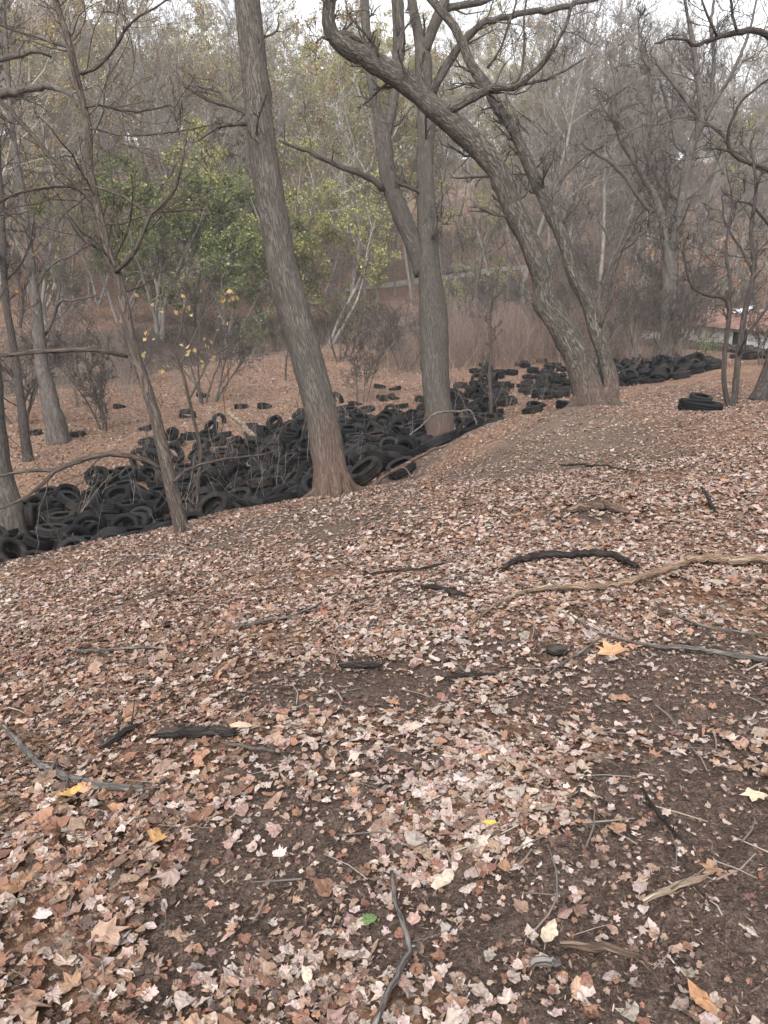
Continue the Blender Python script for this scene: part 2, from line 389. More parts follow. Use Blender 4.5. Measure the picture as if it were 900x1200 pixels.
# ---------------------------------------------------------------- leaf litter
def outline(kind):
    if kind == 'maple':
        spec = [(90, 1.0), (76, .70), (66, .80), (57, .64), (40, .97), (24, .66), (10, .76), (-2, .58), (-24, .70), (-52, .48), (-90, .36)]
    elif kind == 'worn':                               # a maple leaf with its points rubbed off
        spec = [(90, .92), (72, .78), (56, .74), (40, .88), (22, .72), (4, .70), (-18, .66), (-50, .52), (-90, .42)]
    elif kind == 'plane':
        spec = [(90, 1.0), (72, .62), (58, .58), (40, 1.02), (20, .66), (2, .80), (-25, .72), (-55, .45), (-90, .34)]
    elif kind == 'oak':
        spec = [(90, 1.05), (76, .82), (70, .60), (55, .74), (44, .42), (22, .58), (2, .34), (-30, .50), (-55, .42), (-90, .85)]
    elif kind == 'beech':
        spec = [(90, 1.05), (70, .78), (50, .60), (25, .48), (0, .45), (-30, .50), (-60, .70), (-90, .95)]
    elif kind == 'sliver':
        spec = [(90, 1.0), (70, .5), (40, .24), (0, .17), (-40, .24), (-70, .55), (-90, 1.0)]
    else:                                               # a torn crumpled scrap
        spec = [(90, .7), (60, .9), (35, .5), (10, .85), (-20, .6), (-50, .8), (-90, .55)]
    right = spec; left = [(180 - a, r) for a, r in spec[1:-1]][::-1]
    pts = [(r * math.cos(math.radians(a)), r * math.sin(math.radians(a))) for a, r in right + left]
    return np.array(pts)
def leaf_proto(kind, seed, rings=True):
    r = np.random.RandomState(seed); o = outline(kind); o = o * (1 + r.normal(size=(len(o), 1)) * 0.09)
    N = len(o)
    V = [np.array([[0, 0]]), o * 0.55, o] if rings else [np.array([[0, 0]]), o]
    V = np.concatenate(V)
    fold, curl, tw = r.uniform(-0.1, 0.35), r.uniform(-0.35, 0.6), r.uniform(-0.45, 0.45)
    z = fold * np.abs(V[:, 0]) + curl * (V[:, 1] ** 2) * 0.6 + tw * V[:, 0] * V[:, 1] + r.normal(size=len(V)) * 0.07 + r.uniform(-.3, .5) * V[:, 0] ** 2
    V = np.c_[V * (1 - 0.12 * abs(curl)), z]
    k = np.arange(N); k2 = (k + 1) % N
    F = [np.stack([0 * k, 1 + k, 1 + k2], 1)]
    if rings: F += [np.stack([1 + k, 1 + N + k, 1 + N + k2], 1), np.stack([1 + k, 1 + N + k2, 1 + k2], 1)]
    return V, np.concatenate(F)
def ground_frame(x, y, e=0.12):
    zx = (height(x + e, y) - height(x - e, y)) / (2 * e); zy = (height(x, y + e) - height(x, y - e)) / (2 * e)
    return norm(np.stack([-zx, -zy, np.ones_like(zx)], -1))
def scatter(mb, proto, x, y, size, cols, tilt=0.25, lift=0.006, mat=0, z=None, nrm=None):
    V, F = proto; K = len(x)
    if K == 0: return
    n = ground_frame(x, y) if nrm is None else nrm
    n = norm(n + rng.normal(size=(K, 3)) * tilt)
    flip = rng.uniform(size=K) < 0.25
    a = norm(np.cross(n, rng.normal(size=(K, 3)))); b = np.cross(n, a)
    nn = np.where(flip[:, None], -n, n)
    zz = (height(x, y) if z is None else z) + lift + rng.uniform(0, 0.012, K)
    P = np.stack([x, y, zz], -1)
    W = P[:, None] + size[:, None, None] * (V[None, :, 0:1] * a[:, None] + V[None, :, 1:2] * b[:, None] + V[None, :, 2:3] * nn[:, None])
    lo = (size[:, None] * (V[None, :, 2] * np.where(flip, -1, 1)[:, None])).min(1)
    W[:, :, 2] -= lo[:, None] * 0.7
    FF = (F[None] + (np.arange(K) * len(V))[:, None, None]).reshape(-1, F.shape[1])
    bk = np.tile(V[None], (K, 1, 1)) * 0.05 + rng.uniform(0, 30, (K, 1, 3))
    cc = np.repeat(np.c_[cols, np.ones(K)], len(V), 0)
    mb.add(W.reshape(-1, 3), FF, bk.reshape(-1, 3), cc, mat)
PALE, CREAM, TAN, ORANGE, RUST, BROWN, DARK, MAUVE, GREY = (.355, .285, .255), (.30, .232, .195), (.255, .172, .128), (.25, .143, .094), (.18, .095, .066), (.13, .082, .062), (.065, .045, .038), (.25, .165, .145), (.29, .245, .22)
LCOL = [PALE, CREAM, TAN, ORANGE, RUST, BROWN, DARK, MAUVE, GREY]
def sample_fan(K, r0, r1, half, power=1.0):
    a = rng.uniform(-half, half, K); r = (rng.uniform(0, 1, K) ** power) * (r1 - r0) + r0
    return np.sin(a) * r, np.cos(a) * r, r
def fit(x, y, side=2.2):
    """inside the view widened by a step to each side"""
    return np.abs(x) < 0.56 * np.abs(y) + side
def leaf_zone_cols(x, y, K):
    # left foreground is browner, the middle strip paler
    left = ss(-0.1, -1.2, x / np.maximum(y, 1) * 3.0) * ss(7, 4, y)
    pale = np.exp(-((x - 0.25) / 0.7) ** 2) * ss(7, 3, y)
    c1 = pick(LCOL, [15, 15, 22, 9, 13, 14, 4, 8, 8], K)
    c2 = pick(LCOL, [9, 8, 19, 11, 19, 20, 8, 9, 6], K)
    c3 = pick(LCOL, [36, 17, 11, 4, 7, 7, 3, 12, 12], K)
    u = rng.uniform(size=K)
    c = np.where((u < 0.75 * left)[:, None], c2, c1)
    return np.where((rng.uniform(size=K) < 0.7 * pale)[:, None], c3, c)
def build_litter():
    mb = MB()
    # close leaves with two rings of faces, then plainer ones towards the crest
    for r0, r1, dens, rings in ((1.1, 3.0, 3100, True), (3.0, 5.5, 2700, True), (5.5, 11, 1350, False), (11, 27, 430, False)):
        half = 1.05 if r1 < 6 else 0.74
        area = half * (r1 * r1 - r0 * r0)
        K = int(area * dens)
        a = rng.uniform(-half, half, K); r = np.sqrt(rng.uniform(r0 * r0, r1 * r1, K)); x, y = np.sin(a) * r, np.cos(a) * r
        s, t = st(x, y)
        b = bareness(x, y)
        clump = 0.72 + 0.42 * wob(x, y, 2.1, 3.3) + 0.35 * wob(x, y, 5.3, 1.1) + 0.2 * wob(x, y, 11.0, 2.1)
        keep = (rng.uniform(size=K) < np.clip((1 - 0.96 * b) * np.clip(clump, 0.10, 1.2), 0.02, 1)) & fit(x, y) & (s < 1.0 + 9.0 * ss(12, 20, t))
        x, y = x[keep], y[keep]; K = len(x); cols = leaf_zone_cols(x, y, K)
        kinds = rng.choice(7, K, p=[.12, .07, .03, .20, .05, .29, .24]) if rings else rng.choice(7, K, p=[.10, .07, .04, .22, .0, .35, .22])
        for q, nm in enumerate(['maple', 'plane', 'oak', 'beech', 'sliver', 'scrap', 'worn']):
            for v in range(4):
                m = (kinds == q) & (rng.randint(0, 4, K) == v) if v < 3 else (kinds == q)
                kinds = np.where(m, -1, kinds)
                sz = (0.010 + 0.027 * rng.beta(1.4, 2.2, m.sum())) * np.where(rng.uniform(size=m.sum()) < .05, 1.55, 1.0) * (1.25 if nm == 'plane' else 1.0) * (0.65 if nm == 'scrap' else 1.0) * (1.0 if rings else 1.32)
                scatter(mb, leaf_proto(nm, 100 * q + v, rings), x[m], y[m], sz, cols[m], tilt=0.19)
    # drifts of leaves caught round the feet of the trees on the crest
    for fx, fy, rr_, K in ((-2.78, 10.1, .55, 700), (-.87, 12.65, .8, 1500), (5.4, 19.5, 1.3, 1700), (9.0, 18.3, .6, 500)):
        a = rng.uniform(0, 6.283, K); q = rr_ * (.25 + np.abs(rng.normal(size=K)) * .5); x, y = fx + np.cos(a) * q, fy + np.sin(a) * q
        for v in range(3): scatter(mb, leaf_proto(['beech', 'scrap', 'maple'][v], 600 + v, False), x[v::3], y[v::3], rng.uniform(.02, .04, len(x[v::3])), pick([PALE, CREAM, TAN, RUST, BROWN, ORANGE], [4, 4, 5, 3, 4, 3], len(x[v::3])), tilt=.5, lift=.02)
    # larger curled brown leaves at the lower left
    x, y, _ = sample_fan(420, 1.6, 4.5, 0.6); m = (x < -0.25) & (bareness(x, y) < .4); x, y = x[m], y[m]
    for v in range(4):
        k = np.arange(len(x)) % 4 == v
        scatter(mb, leaf_proto(['plane', 'beech'][v % 2], 900 + v), x[k], y[k], rng.uniform(.04, .062, k.sum()), pick([TAN, RUST, BROWN, ORANGE], [4, 3, 3, 2], k.sum()), tilt=.4)
    tag(mb.build('fallen_leaves', M['leaf_dry'], smooth=False), kind='stuff')
    # crumbs: seed wings, chips and broken bits over the soil
    mb = MB()
    for r0, r1, K in ((1.2, 4, 46000), (4, 9, 40000), (9, 24, 60000)):
        a = rng.uniform(-.85, .85, K) if r1 < 5 else rng.uniform(-.68, .68, K); r = np.sqrt(rng.uniform(r0 * r0, r1 * r1, K)); x, y = np.sin(a) * r, np.cos(a) * r
        m = fit(x, y) & (rng.uniform(size=K) < 0.35 + 0.65 * np.clip(wob(x, y, 3.0, 9.0) + .5, 0, 1)); x, y = x[m], y[m]; K = len(x)
        cols = pick([PALE, CREAM, TAN, BROWN, DARK, RUST], [7, 13, 16, 26, 34, 10], K)
        kk = rng.randint(0, 4, K)
        for v in range(4):
            q = kk == v
            scatter(mb, leaf_proto('sliver' if v < 2 else 'scrap', 40 + v, False), x[q], y[q], rng.uniform(.004, .013, q.sum()) * (1.0 if r1 < 10 else 2.0), cols[q], tilt=.35, lift=.004)
    tag(mb.build('leaf_crumbs', M['leaf_dry'], smooth=False), kind='stuff')
    # twiglets lying about
    K = 900; x, y, _ = sample_fan(K, 1.5, 10, .62, 0.8); ln = rng.uniform(.03, .22, K); a = rng.uniform(0, 6.283, K)
    P = []
    for q in (-.5, 0, .5):
        px, py = x + np.cos(a) * ln * q + (0.06 * ln if q == 0 else 0), y + np.sin(a) * ln * q
        P.append(np.stack([px, py, height(px, py) + .012 + rng.uniform(0, .012, K)], -1))
    R = np.repeat(rng.uniform(.0012, .004, K)[:, None], 3, 1) * np.array([1, .9, .6])
    mb = tubes(MB(), np.stack(P, 1), R, 4, col=np.repeat(pick([(.10, .075, .06), (.2, .16, .13), (.32, .26, .21)], [3, 3, 1], K), 12, 0))
    tag(mb.build('twig_litter', M['stalk']), kind='stuff')
    # leaves over the flood plain and the far bank
    mb = MB()
    K = 90000; a = rng.uniform(-.62, .62, K); r = rng.uniform(17, 105, K); x, y = np.sin(a) * r, np.cos(a) * r
    s, t = st(x, y); e = creek_side(x, y); m = (s > 2) & (np.abs(e) > 5) & fit(x, y, 2.0); x, y, r = x[m], y[m], r[m]; K = len(x)
    cols = pick([PALE, CREAM, TAN, ORANGE, RUST, BROWN, MAUVE], [8, 12, 20, 14, 16, 16, 8], K); kk = rng.randint(0, 6, K)
    for v in range(6):
        q = kk == v
        scatter(mb, leaf_proto(['scrap', 'beech', 'scrap', 'beech', 'oak', 'scrap'][v], 300 + v, False), x[q], y[q], rng.uniform(.035, .06, q.sum()) * (1 + r[q] / 90), cols[q], tilt=.4, lift=.01)
    tag(mb.build('flood_plain_leaves', M['leaf_dry'], smooth=False), kind='stuff')
build_litter()

TYRE_DATA = """
m 1 -0.4 15.35 -2.13 0.023 -0.269 -0.087 0.959
m 3 -1.39 15.36 -2.49 0.112 -0.786 0.564 0.228
l 3 -3.41 14.81 -2.77 0.366 -0.908 0.11 -0.171
m 0 0.37 16.57 -2.33 0.649 0.196 -0.081 -0.731
l 1 -7.82 17.23 -4.03 0.175 -0.054 -0.044 -0.982
l 1 -6.86 17.07 -3.86 0.569 0.797 -0.029 0.202
l 1 -8.18 15.86 -4.12 0.878 0.011 0.407 -0.252
l 3 -8.46 22 -3.91 0.168 0.056 0.33 -0.927
l 0 -5.54 18.58 -3.74 0.893 0.137 -0.405 0.142
l 0 -8.13 17.13 -4.26 0.011 -0.192 -0.083 -0.978
m 1 1.21 17.9 -2.06 0.829 0.013 -0.244 -0.504
m 3 -1.92 13.83 -2.36 0.851 -0.075 -0.208 -0.476
l 0 -9.07 18.95 -4.2 0.663 0.258 -0.67 -0.213
l 1 -6.49 22.3 -4.03 0.856 0.275 0.139 0.415
m 1 -2.57 25.19 -3.65 0.915 0.299 0.005 -0.269
l 1 -7.07 25.35 -3.93 0.627 0.372 0.159 0.665
l 1 -7.05 16.57 -4.07 0.049 -0.557 0.477 0.678
l 1 -4.38 21.41 -3.63 0.329 -0.476 0.052 0.814
l 1 -7.3 20.38 -4.06 0.161 -0.033 -0.249 0.955
l 1 -7.97 24.53 -3.97 0.178 0.429 0.582 -0.667
l 1 -6.17 17.41 -4.02 0.859 0.394 -0.113 0.308
l 3 -9.68 19.25 -4.28 0.947 -0.09 0.24 0.194
l 3 -6.06 14.16 -3.5 0.935 0.355 -0.014 0.013
m 3 -3.21 19.5 -3.44 0.092 0.383 0.917 -0.067
m 0 -1.24 20.68 -3.13 0.709 -0.422 -0.009 -0.566
l 3 -6.64 19.31 -4.03 0.98 -0.018 -0.01 -0.197
l 1 -5.69 15.29 -3.66 0.594 -0.223 -0.466 -0.617
m 1 -0.1 18.07 -2.49 0.131 -0.112 -0.969 0.178
l 0 -5.12 22.45 -3.77 0.094 -0.346 0.046 -0.933
n 1 4.02 29.52 -2.89 0.211 0.046 0.268 -0.939
l 0 -8.85 20.81 -4.26 0.658 0.169 0.199 0.707
l 0 -8.13 18.48 -4.11 0.999 0.006 -0.021 -0.047
l 0 -6.8 20.94 -4.12 0.648 0.118 0.31 0.686
l 1 -7.72 19.83 -4.11 0.647 -0.44 0.544 -0.303
l 0 -6.99 18.68 -4 0.105 -0.033 -0.279 -0.954
l 2 -3.74 12.44 -2.47 0.854 -0.088 -0.261 -0.44
m 0 -1.28 17.36 -2.64 0.96 -0.136 0.156 -0.188
m 1 -4.74 19.62 -3.91 0.317 -0.277 0.392 0.818
l 3 -3.67 13.82 -2.83 0.22 -0.13 -0.168 0.952
l 2 -7.94 23.18 -4.12 0.895 0.249 -0.105 -0.356
m 3 -0.78 16.24 -2.48 0.207 0.761 0.614 0.02
l 3 -7.71 24.88 -3.98 0.006 0.013 -0.543 -0.84
m 1 -3.75 19.04 -3.74 0.975 0.119 -0.108 0.157
l 1 -5.74 21.72 -4.09 0.042 0.134 0.975 0.171
m 1 -0.84 28.64 -3.35 0.943 0.101 0.07 -0.309
l 3 -9.5 19.49 -4.12 0.362 0.15 0.207 0.896
l 0 -9.5 20.06 -4.26 0.913 0.384 -0.13 0.048
l 0 -5.5 22.42 -3.95 0.989 0.071 0.004 0.13
n 3 2.39 25 -2.97 0.507 0.504 -0.126 0.688
l 0 -6.14 18.55 -4.11 0.738 0.158 -0.175 0.632
l 1 -7.94 19.17 -4.14 0.029 0.691 0.6 -0.402
l 0 -7.27 23.14 -4.12 0.13 -0.128 0.17 -0.968
l 1 -6.12 17.91 -4.1 0.899 0.164 -0.101 0.392
l 0 -9.16 21.44 -4.27 0.373 -0.138 0.25 -0.883
l 3 -8.6 19.02 -4.24 0.933 -0.263 -0.085 0.231
m 3 -3 23.2 -3.71 0.212 0.006 0.121 0.97
m 0 -0.24 25.39 -3.36 0.302 -0.041 -0.034 0.952
m 3 -4.39 30.46 -3.81 0.794 0.343 -0.082 -0.495
n 1 3.5 25.75 -2.84 0.078 -0.622 -0.777 -0.059
m 3 -1.25 26.7 -3.41 0.046 -0.675 0.736 0.021
m 3 5.02 25.86 -2.56 0.987 -0.088 -0.132 0.028
o 3 5.5 22.97 -1.97 0.55 0.055 0.083 0.829
l 0 -9.51 18.36 -4.44 0.859 0.005 -0.015 -0.512
m 0 -0.99 25.69 -3.46 0.432 0.028 -0.023 -0.901
l 3 -4.56 16.36 -3.61 0.721 0.651 -0.212 0.109
o 3 -6.2 28.13 -4.14 0.877 0.224 -0.105 -0.412
m 2 -0.68 16 -2.69 0.983 -0.044 -0.135 -0.118
m 1 0.41 19.77 -2.73 0.247 0.952 -0.162 -0.08
l 0 -6.44 24.24 -4.2 0.49 -0.008 -0.039 0.871
m 0 -4.51 25.26 -3.88 0.287 -0.157 -0.944 -0.044
l 3 -3.97 23.82 -3.97 0.148 -0.416 -0.88 0.175
m 3 -2.03 25.66 -3.8 0.678 0.64 -0.359 -0.044
m 3 -1.04 21 -3.18 0.368 0.177 -0.848 0.338
l 0 -7.55 15.72 -4.22 0.145 0.25 -0.956 -0.058
m 3 0.64 20.4 -2.78 0.522 -0.696 -0.141 -0.473
l 3 -5.17 18.8 -3.88 0.34 -0.036 0.003 0.94
o 1 -8.34 29.58 -4.18 0.821 0.396 -0.179 -0.37
o 3 -6.55 27.03 -4.06 0.857 0.362 -0.143 -0.338
l 3 -5.45 20.09 -4.02 0.408 0.238 -0.253 0.844
l 1 -5.83 24.12 -4.01 0.451 0.169 0.067 0.874
m 3 -4.63 23.34 -3.75 0.258 0.107 -0.255 -0.926
m 0 0.31 25.4 -3.27 0.917 0.064 0.39 0.05
l 0 -10 22.01 -4.42 0.876 0.024 -0.03 0.481
m 1 -1.67 25.83 -3.76 0.555 -0.327 0.603 0.471
m 3 -1.9 23.37 -3.7 0.648 0.089 0.081 0.752
l 0 -3.5 24.14 -3.9 0.326 0.32 0.63 0.628
l 0 -7.69 25.51 -3.96 0.701 -0.563 0.37 0.235
n 3 4.94 30.47 -2.97 0.978 -0.024 -0.094 -0.185
m 0 1.64 24.6 -3.1 0.937 -0.255 0.221 -0.093
m 2 -2.49 20.41 -3.58 0.119 -0.372 -0.187 0.901
r 1 12.91 33.61 -2.26 0.546 -0.103 -0.005 0.831
m 3 1.21 25.12 -3.15 0.062 -0.236 0.88 0.408
m 0 0.83 18.51 -2.42 0.057 -0.246 0.114 0.961
l 0 -3.98 24.6 -3.88 0.647 0.13 0.712 -0.239
m 0 -4.29 27.44 -3.69 0.019 -0.87 0.186 0.457
m 3 -0.05 27.52 -3.29 0.445 -0.878 -0.166 -0.053
m 3 -3.14 29.29 -3.69 0.291 -0.946 0.129 0.064
o 1 -9.2 35.76 -4.38 0.02 0.009 -0.389 -0.921
l 2 -4.26 12.06 -2.55 0.855 -0.073 -0.292 -0.422
m 0 -2.08 16.17 -2.95 0.749 0.533 0.032 0.391
l 2 -3.75 21.04 -3.64 0.48 0.131 -0.139 -0.856
l 3 -6.83 22.57 -4.22 0.349 -0.004 0.012 -0.937
m 3 -3.39 26.83 -3.7 0.185 -0.033 0.004 0.982
o 1 -9.01 28.8 -4.25 0.721 0.072 -0.069 -0.686
m 0 -0.42 26.73 -3.44 0.417 -0.224 -0.56 0.68
m 3 -1.76 15.88 -2.69 0.383 -0.214 0.068 0.896
l 1 -8.64 23.34 -4.22 0.006 0.009 0.015 -1
m 0 0.17 24.77 -3.57 0.164 -0.334 0.855 0.362
f 3 8.94 35.2 -2.83 0.662 0.007 0.268 0.699
m 0 -4.51 26.95 -3.88 0.155 -0.155 -0.254 -0.942
l 0 -6.5 21.57 -4.25 0.999 0.025 -0.022 0.018
m 3 -2.33 26.66 -3.6 0.78 0.441 -0.246 0.369
n 0 2.66 33.36 -3.35 0.641 -0.369 -0.622 -0.256
n 1 2.93 33.74 -3.29 0.617 0.714 -0.079 -0.321
l 0 -3.23 21.76 -3.84 0.442 0.439 -0.054 -0.78
m 0 0.86 26.1 -3.22 0.005 -0.984 -0.161 -0.079
n 3 2.49 29.85 -3.29 0.118 -0.466 -0.825 -0.297
m 1 -3.78 26.05 -3.74 0.313 -0.204 0.356 0.857
m 3 -3.02 15.58 -3.15 0.744 0.571 0.035 -0.346
m 2 -5.32 26.99 -3.91 0.342 0.282 0.872 -0.206
n 0 2.9 24.71 -2.96 0.204 0.098 0.942 0.249
l 0 -7.82 22.3 -4.28 0.071 -0.025 -0.039 0.996
r 0 11.74 33.22 -2.28 0.132 0.696 0.648 -0.282
o 3 -14.92 32.31 -4.61 0.895 0.09 -0.044 -0.435
m 1 -2.54 30.59 -3.7 0.821 0.017 -0.02 -0.57
o 1 -2.33 38.13 -3.99 0.328 0.225 0.518 0.757
o 1 -6.87 29.55 -4.18 0.963 0.246 -0.027 -0.106
m 0 -3.78 25.75 -3.8 0.354 -0.219 0.345 0.841
m 3 -2.4 22.25 -3.82 0.141 -0.375 -0.879 0.259
r 1 12.32 36.85 -2.56 0.202 0.839 -0.482 0.152
o 1 -0.78 35 -4.02 0.866 0.087 -0.049 -0.49
m 3 -0.69 22.34 -3.39 0.297 0.819 -0.318 0.375
m 2 2.37 20.69 -2.31 0.368 0.112 -0.222 -0.896
l 3 -7.67 17.92 -4.22 0.093 0.098 0.238 -0.962
o 3 -12.79 31.53 -4.51 0.539 0.027 -0.042 -0.841
l 3 -9.38 20.77 -4.45 0.996 0.002 -0.034 -0.078
l 2 -8.32 21.06 -4.27 0.659 -0.157 0.128 -0.724
o 0 -7.17 31.55 -4.2 0.814 0.445 -0.179 -0.327
m 0 -3.65 25.39 -3.87 0.361 -0.077 0.25 0.895
r 0 10.95 34.49 -2.56 0.499 -0.039 -0.323 -0.803
m 0 -4.11 21.29 -3.9 0.568 0.672 0.131 0.456
m 2 -1.81 26.34 -3.6 0.895 0.439 0.076 -0.024
r 0 13.81 36.11 -2.06 0.844 0.285 -0.189 -0.413
l 0 -4.54 17.9 -3.8 0.808 0.097 0.255 0.523
l 1 -10.67 20.45 -4.36 0.183 -0.403 -0.873 -0.202
f 2 6.92 29.94 -2.6 0.975 -0.022 -0.084 -0.205
l 0 -6.86 17.6 -4.19 0.975 0.219 0.028 -0.036
n 0 4.07 35.62 -3.31 0.363 0.734 0.573 0.042
f 0 8.82 31.86 -2.59 0.053 -0.06 0.088 0.993
l 1 -8.41 21.8 -4.33 0.479 0.047 0.018 -0.877
l 2 -8.58 16.95 -4.43 0.418 0.027 -0.01 -0.908
m 2 -3.07 25.92 -3.86 0.846 0.345 -0.035 -0.406
o 3 -2.01 34.63 -4.16 0.994 0.1 0.004 0.041
r 3 10.41 35.07 -2.52 0.065 0.057 -0.077 -0.993
o 3 -10.23 32.74 -4.45 0.615 0.093 -0.117 -0.774
l 2 -6.41 25.57 -3.97 0.914 0.065 -0.37 0.154
m 0 -3.15 14.98 -3.02 0.439 -0.868 0.194 0.131
n 3 3.3 28.43 -3.25 0.753 -0.105 -0.086 0.644
o 1 -5.92 37.96 -4.33 0.73 0.073 0.068 0.676
l 0 -7.18 19.76 -4.18 0.309 0.855 -0.375 0.183
o 3 -7.65 29.74 -4.26 0.321 0.049 0.141 0.935
r 3 15.61 36.89 -2.27 0.99 -0.092 -0.088 -0.064
r 3 11.16 33.94 -2.61 0.983 -0.067 -0.05 0.164
m 2 0.69 20.91 -2.66 0.265 -0.001 -0.125 0.956
n 0 1.57 29.23 -3.44 0.242 0.557 -0.571 0.553
f 2 7.76 30.4 -2.53 0.965 -0.038 -0.059 -0.254
n 3 5.33 41.31 -3.43 0.67 -0.573 -0.446 -0.152
n 0 2.3 28.82 -3.31 0.371 0.816 -0.432 -0.098
r 3 14.73 36.55 -1.89 0.406 -0.847 0.293 0.18
r 3 11.65 46.54 -3.03 0.441 -0.688 -0.156 -0.554
n 3 4.94 33.36 -3.12 0.023 -0.362 0.199 0.911
o 1 -3.72 33.93 -4.12 0.735 0.451 -0.264 -0.431
n 1 1.67 31.01 -3.42 0.766 0.626 0.037 0.142
r 1 11.19 35.26 -2.48 0.189 0.111 -0.295 0.93
l 3 -6.04 24.85 -3.97 0.218 0.928 0.27 0.134
r 3 13.22 37.42 -2.22 0.359 0.249 0.876 0.207
o 3 5.48 27.61 -2.71 0.988 0.074 0.01 0.132
l 3 -5.66 16.7 -3.95 0.65 0.015 0.008 0.76
m 0 -2.94 27.02 -3.71 0.558 0.547 -0.215 -0.585
l 1 -2.76 18.14 -3.59 0.456 -0.52 -0.674 0.259
m 2 1.56 18.52 -2.06 0.835 0.037 -0.249 -0.489
o 3 1.84 36.87 -3.84 0.957 0.096 0.027 0.273
m 1 -3.41 27.97 -3.8 0.473 -0.122 0.183 -0.853
m 0 -0.73 24.98 -3.75 0.203 -0.641 0.342 0.657
n 1 4.08 41.32 -3.7 0.005 0.964 0.262 0.037
f 0 6.61 32.88 -3.02 0.559 0.021 -0.089 -0.824
e 3 20.58 44.71 -2.38 0.86 -0.334 -0.006 0.387
o 0 -7.3 33.74 -4.3 0.725 0.551 0.251 0.33
l 1 -4.21 20.57 -3.92 0.93 0.086 -0.329 -0.137
l 2 -5.58 14.28 -3.46 0.792 -0.154 0.586 0.075
n 0 6.09 42.52 -3.46 0.59 0.627 0.349 0.371
l 0 -3.21 20.12 -3.64 0.755 -0.505 0.417 0.039
m 0 -4.94 25.56 -3.9 0.264 -0.2 0.099 -0.938
l 3 -8.58 22.49 -4.16 0.219 -0.086 0.146 0.961
l 0 -5.72 20.98 -4.02 0.906 0.03 -0.021 -0.422
m 1 -2.33 28.28 -3.66 0.448 -0.389 0.684 -0.425
f 3 8.58 38.83 -3.25 0.32 0.9 -0.295 0.023
m 2 0.24 19.36 -2.77 0.264 0.955 -0.071 -0.114
l 1 -9.47 17.62 -4.26 0.863 -0.121 0.202 -0.447
l 3 -4.37 13.85 -3.09 0.717 0.127 -0.262 0.634
n 1 2.53 36.93 -3.69 0.027 -0.349 0.937 -0.018
r 3 10.52 41.17 -3.16 0.159 -0.365 0.889 0.228
o 0 6.45 30.54 -2.84 0.338 0.034 -0.094 -0.936
f 1 7.45 45.3 -3.47 0.003 -0.12 0.992 0.026
r 3 9.7 35.09 -2.75 0.628 0.161 -0.28 -0.709
o 3 -7.13 38.3 -4.38 0.016 0.002 -0.1 -0.995
n 1 4.42 35.22 -3.42 0.991 -0.011 -0.046 0.128
r 0 14.11 35.09 -2.27 0.074 -0.095 0.068 0.99
f 3 8.79 45.85 -3.41 0.425 0.004 -0.05 0.904
f 1 8.82 43.5 -3.5 0.267 -0.04 -0.001 0.963
m 0 -3.67 28.87 -3.79 0.137 -0.754 -0.524 -0.372
n 3 3.48 30.7 -3.29 0.093 0.785 0.61 0.063
o 3 -7.71 27.84 -4.12 0.621 0.126 -0.154 -0.758
r 1 13.87 38.7 -2.12 0.547 0.138 -0.073 0.822
e 3 20.73 44.15 -2.47 0.277 -0.067 0.022 0.958
o 3 0.77 34.73 -3.83 0.408 0.041 -0.091 -0.907
n 1 5.97 38.73 -3.31 0.315 0.015 -0.063 -0.947
l 2 -9.47 20.34 -4.3 0.138 0.166 0.37 -0.904
r 1 13.59 35.38 -2.26 0.501 0.163 -0.325 -0.785
m 2 -5.42 25.57 -4.07 0.028 -0.314 0.949 -0.004
r 2 14.2 35.11 -2.02 0.282 -0.107 0.045 0.952
l 0 -8.31 20.35 -4.38 0.017 -0.788 0.615 -0.018
n 1 2.11 25.37 -3.18 0.72 -0.312 0.327 0.526
m 0 -0.99 25.49 -3.7 0.005 -0.983 0.182 -0.036
l 0 -5.58 26.22 -4.07 0.579 0.011 -0.022 -0.815
n 0 3.46 34.2 -3.39 0.659 0.176 0.124 0.72
r 0 11.14 32.24 -2.43 0.092 0.04 -0.084 -0.991
f 3 6.83 35.86 -3.31 0.792 -0.076 0.014 0.606
n 3 3.4 29.25 -3.25 0.985 0 -0.128 -0.118
m 0 -4.7 20.39 -4 0.669 -0.212 -0.268 0.66
f 0 8.14 43.79 -3.55 0.935 0.013 -0.015 0.355
m 1 1.29 23.95 -3.34 0.004 0.114 -0.37 -0.922
m 3 1.92 27.35 -3.33 0.216 -0.412 0.072 -0.882
f 0 10.49 45.87 -3.34 0.812 0.011 -0.057 0.581
l 0 -2.6 24.61 -4.08 0.944 -0.004 -0.03 0.327
m 0 -3.08 22.64 -3.89 0.963 -0.154 0.215 0.052
m 0 -2.52 23.06 -3.89 0.935 -0.147 -0.24 0.215
m 1 0.52 27.94 -3.61 0.501 0.257 -0.447 0.696
r 2 13.35 41.08 -2.39 0.882 0.064 0.074 -0.462
o 1 -1.58 35.4 -4.11 0.999 0.05 -0.001 -0.015
o 1 -9.99 42.46 -4.41 0.447 0.068 0.133 0.882
o 0 -6.31 29.77 -4.18 0.382 0.058 -0.138 -0.912
m 1 -3.84 24.81 -3.96 0.068 0.924 0.36 -0.108
o 0 -13.87 40.14 -4.69 0.561 0.056 0.082 0.822
l 2 -5.88 20.43 -4.09 0.565 0.352 0.396 -0.632
o 0 -8.61 29.58 -4.3 0.63 0.063 -0.077 -0.77
r 0 14.29 35.7 -2.1 0.796 0.496 0.268 -0.22
l 0 -6.04 19.71 -4.16 0.21 -0.082 -0.214 -0.95
m 0 -4.06 19.7 -3.9 0.474 -0.125 -0.479 0.728
m 2 0.29 32.52 -3.68 0.702 -0.675 0.226 -0.014
m 0 0.47 28.53 -3.43 0.31 0.905 -0.226 0.186
n 3 1.61 30.48 -3.45 0.598 0.344 0.005 0.724
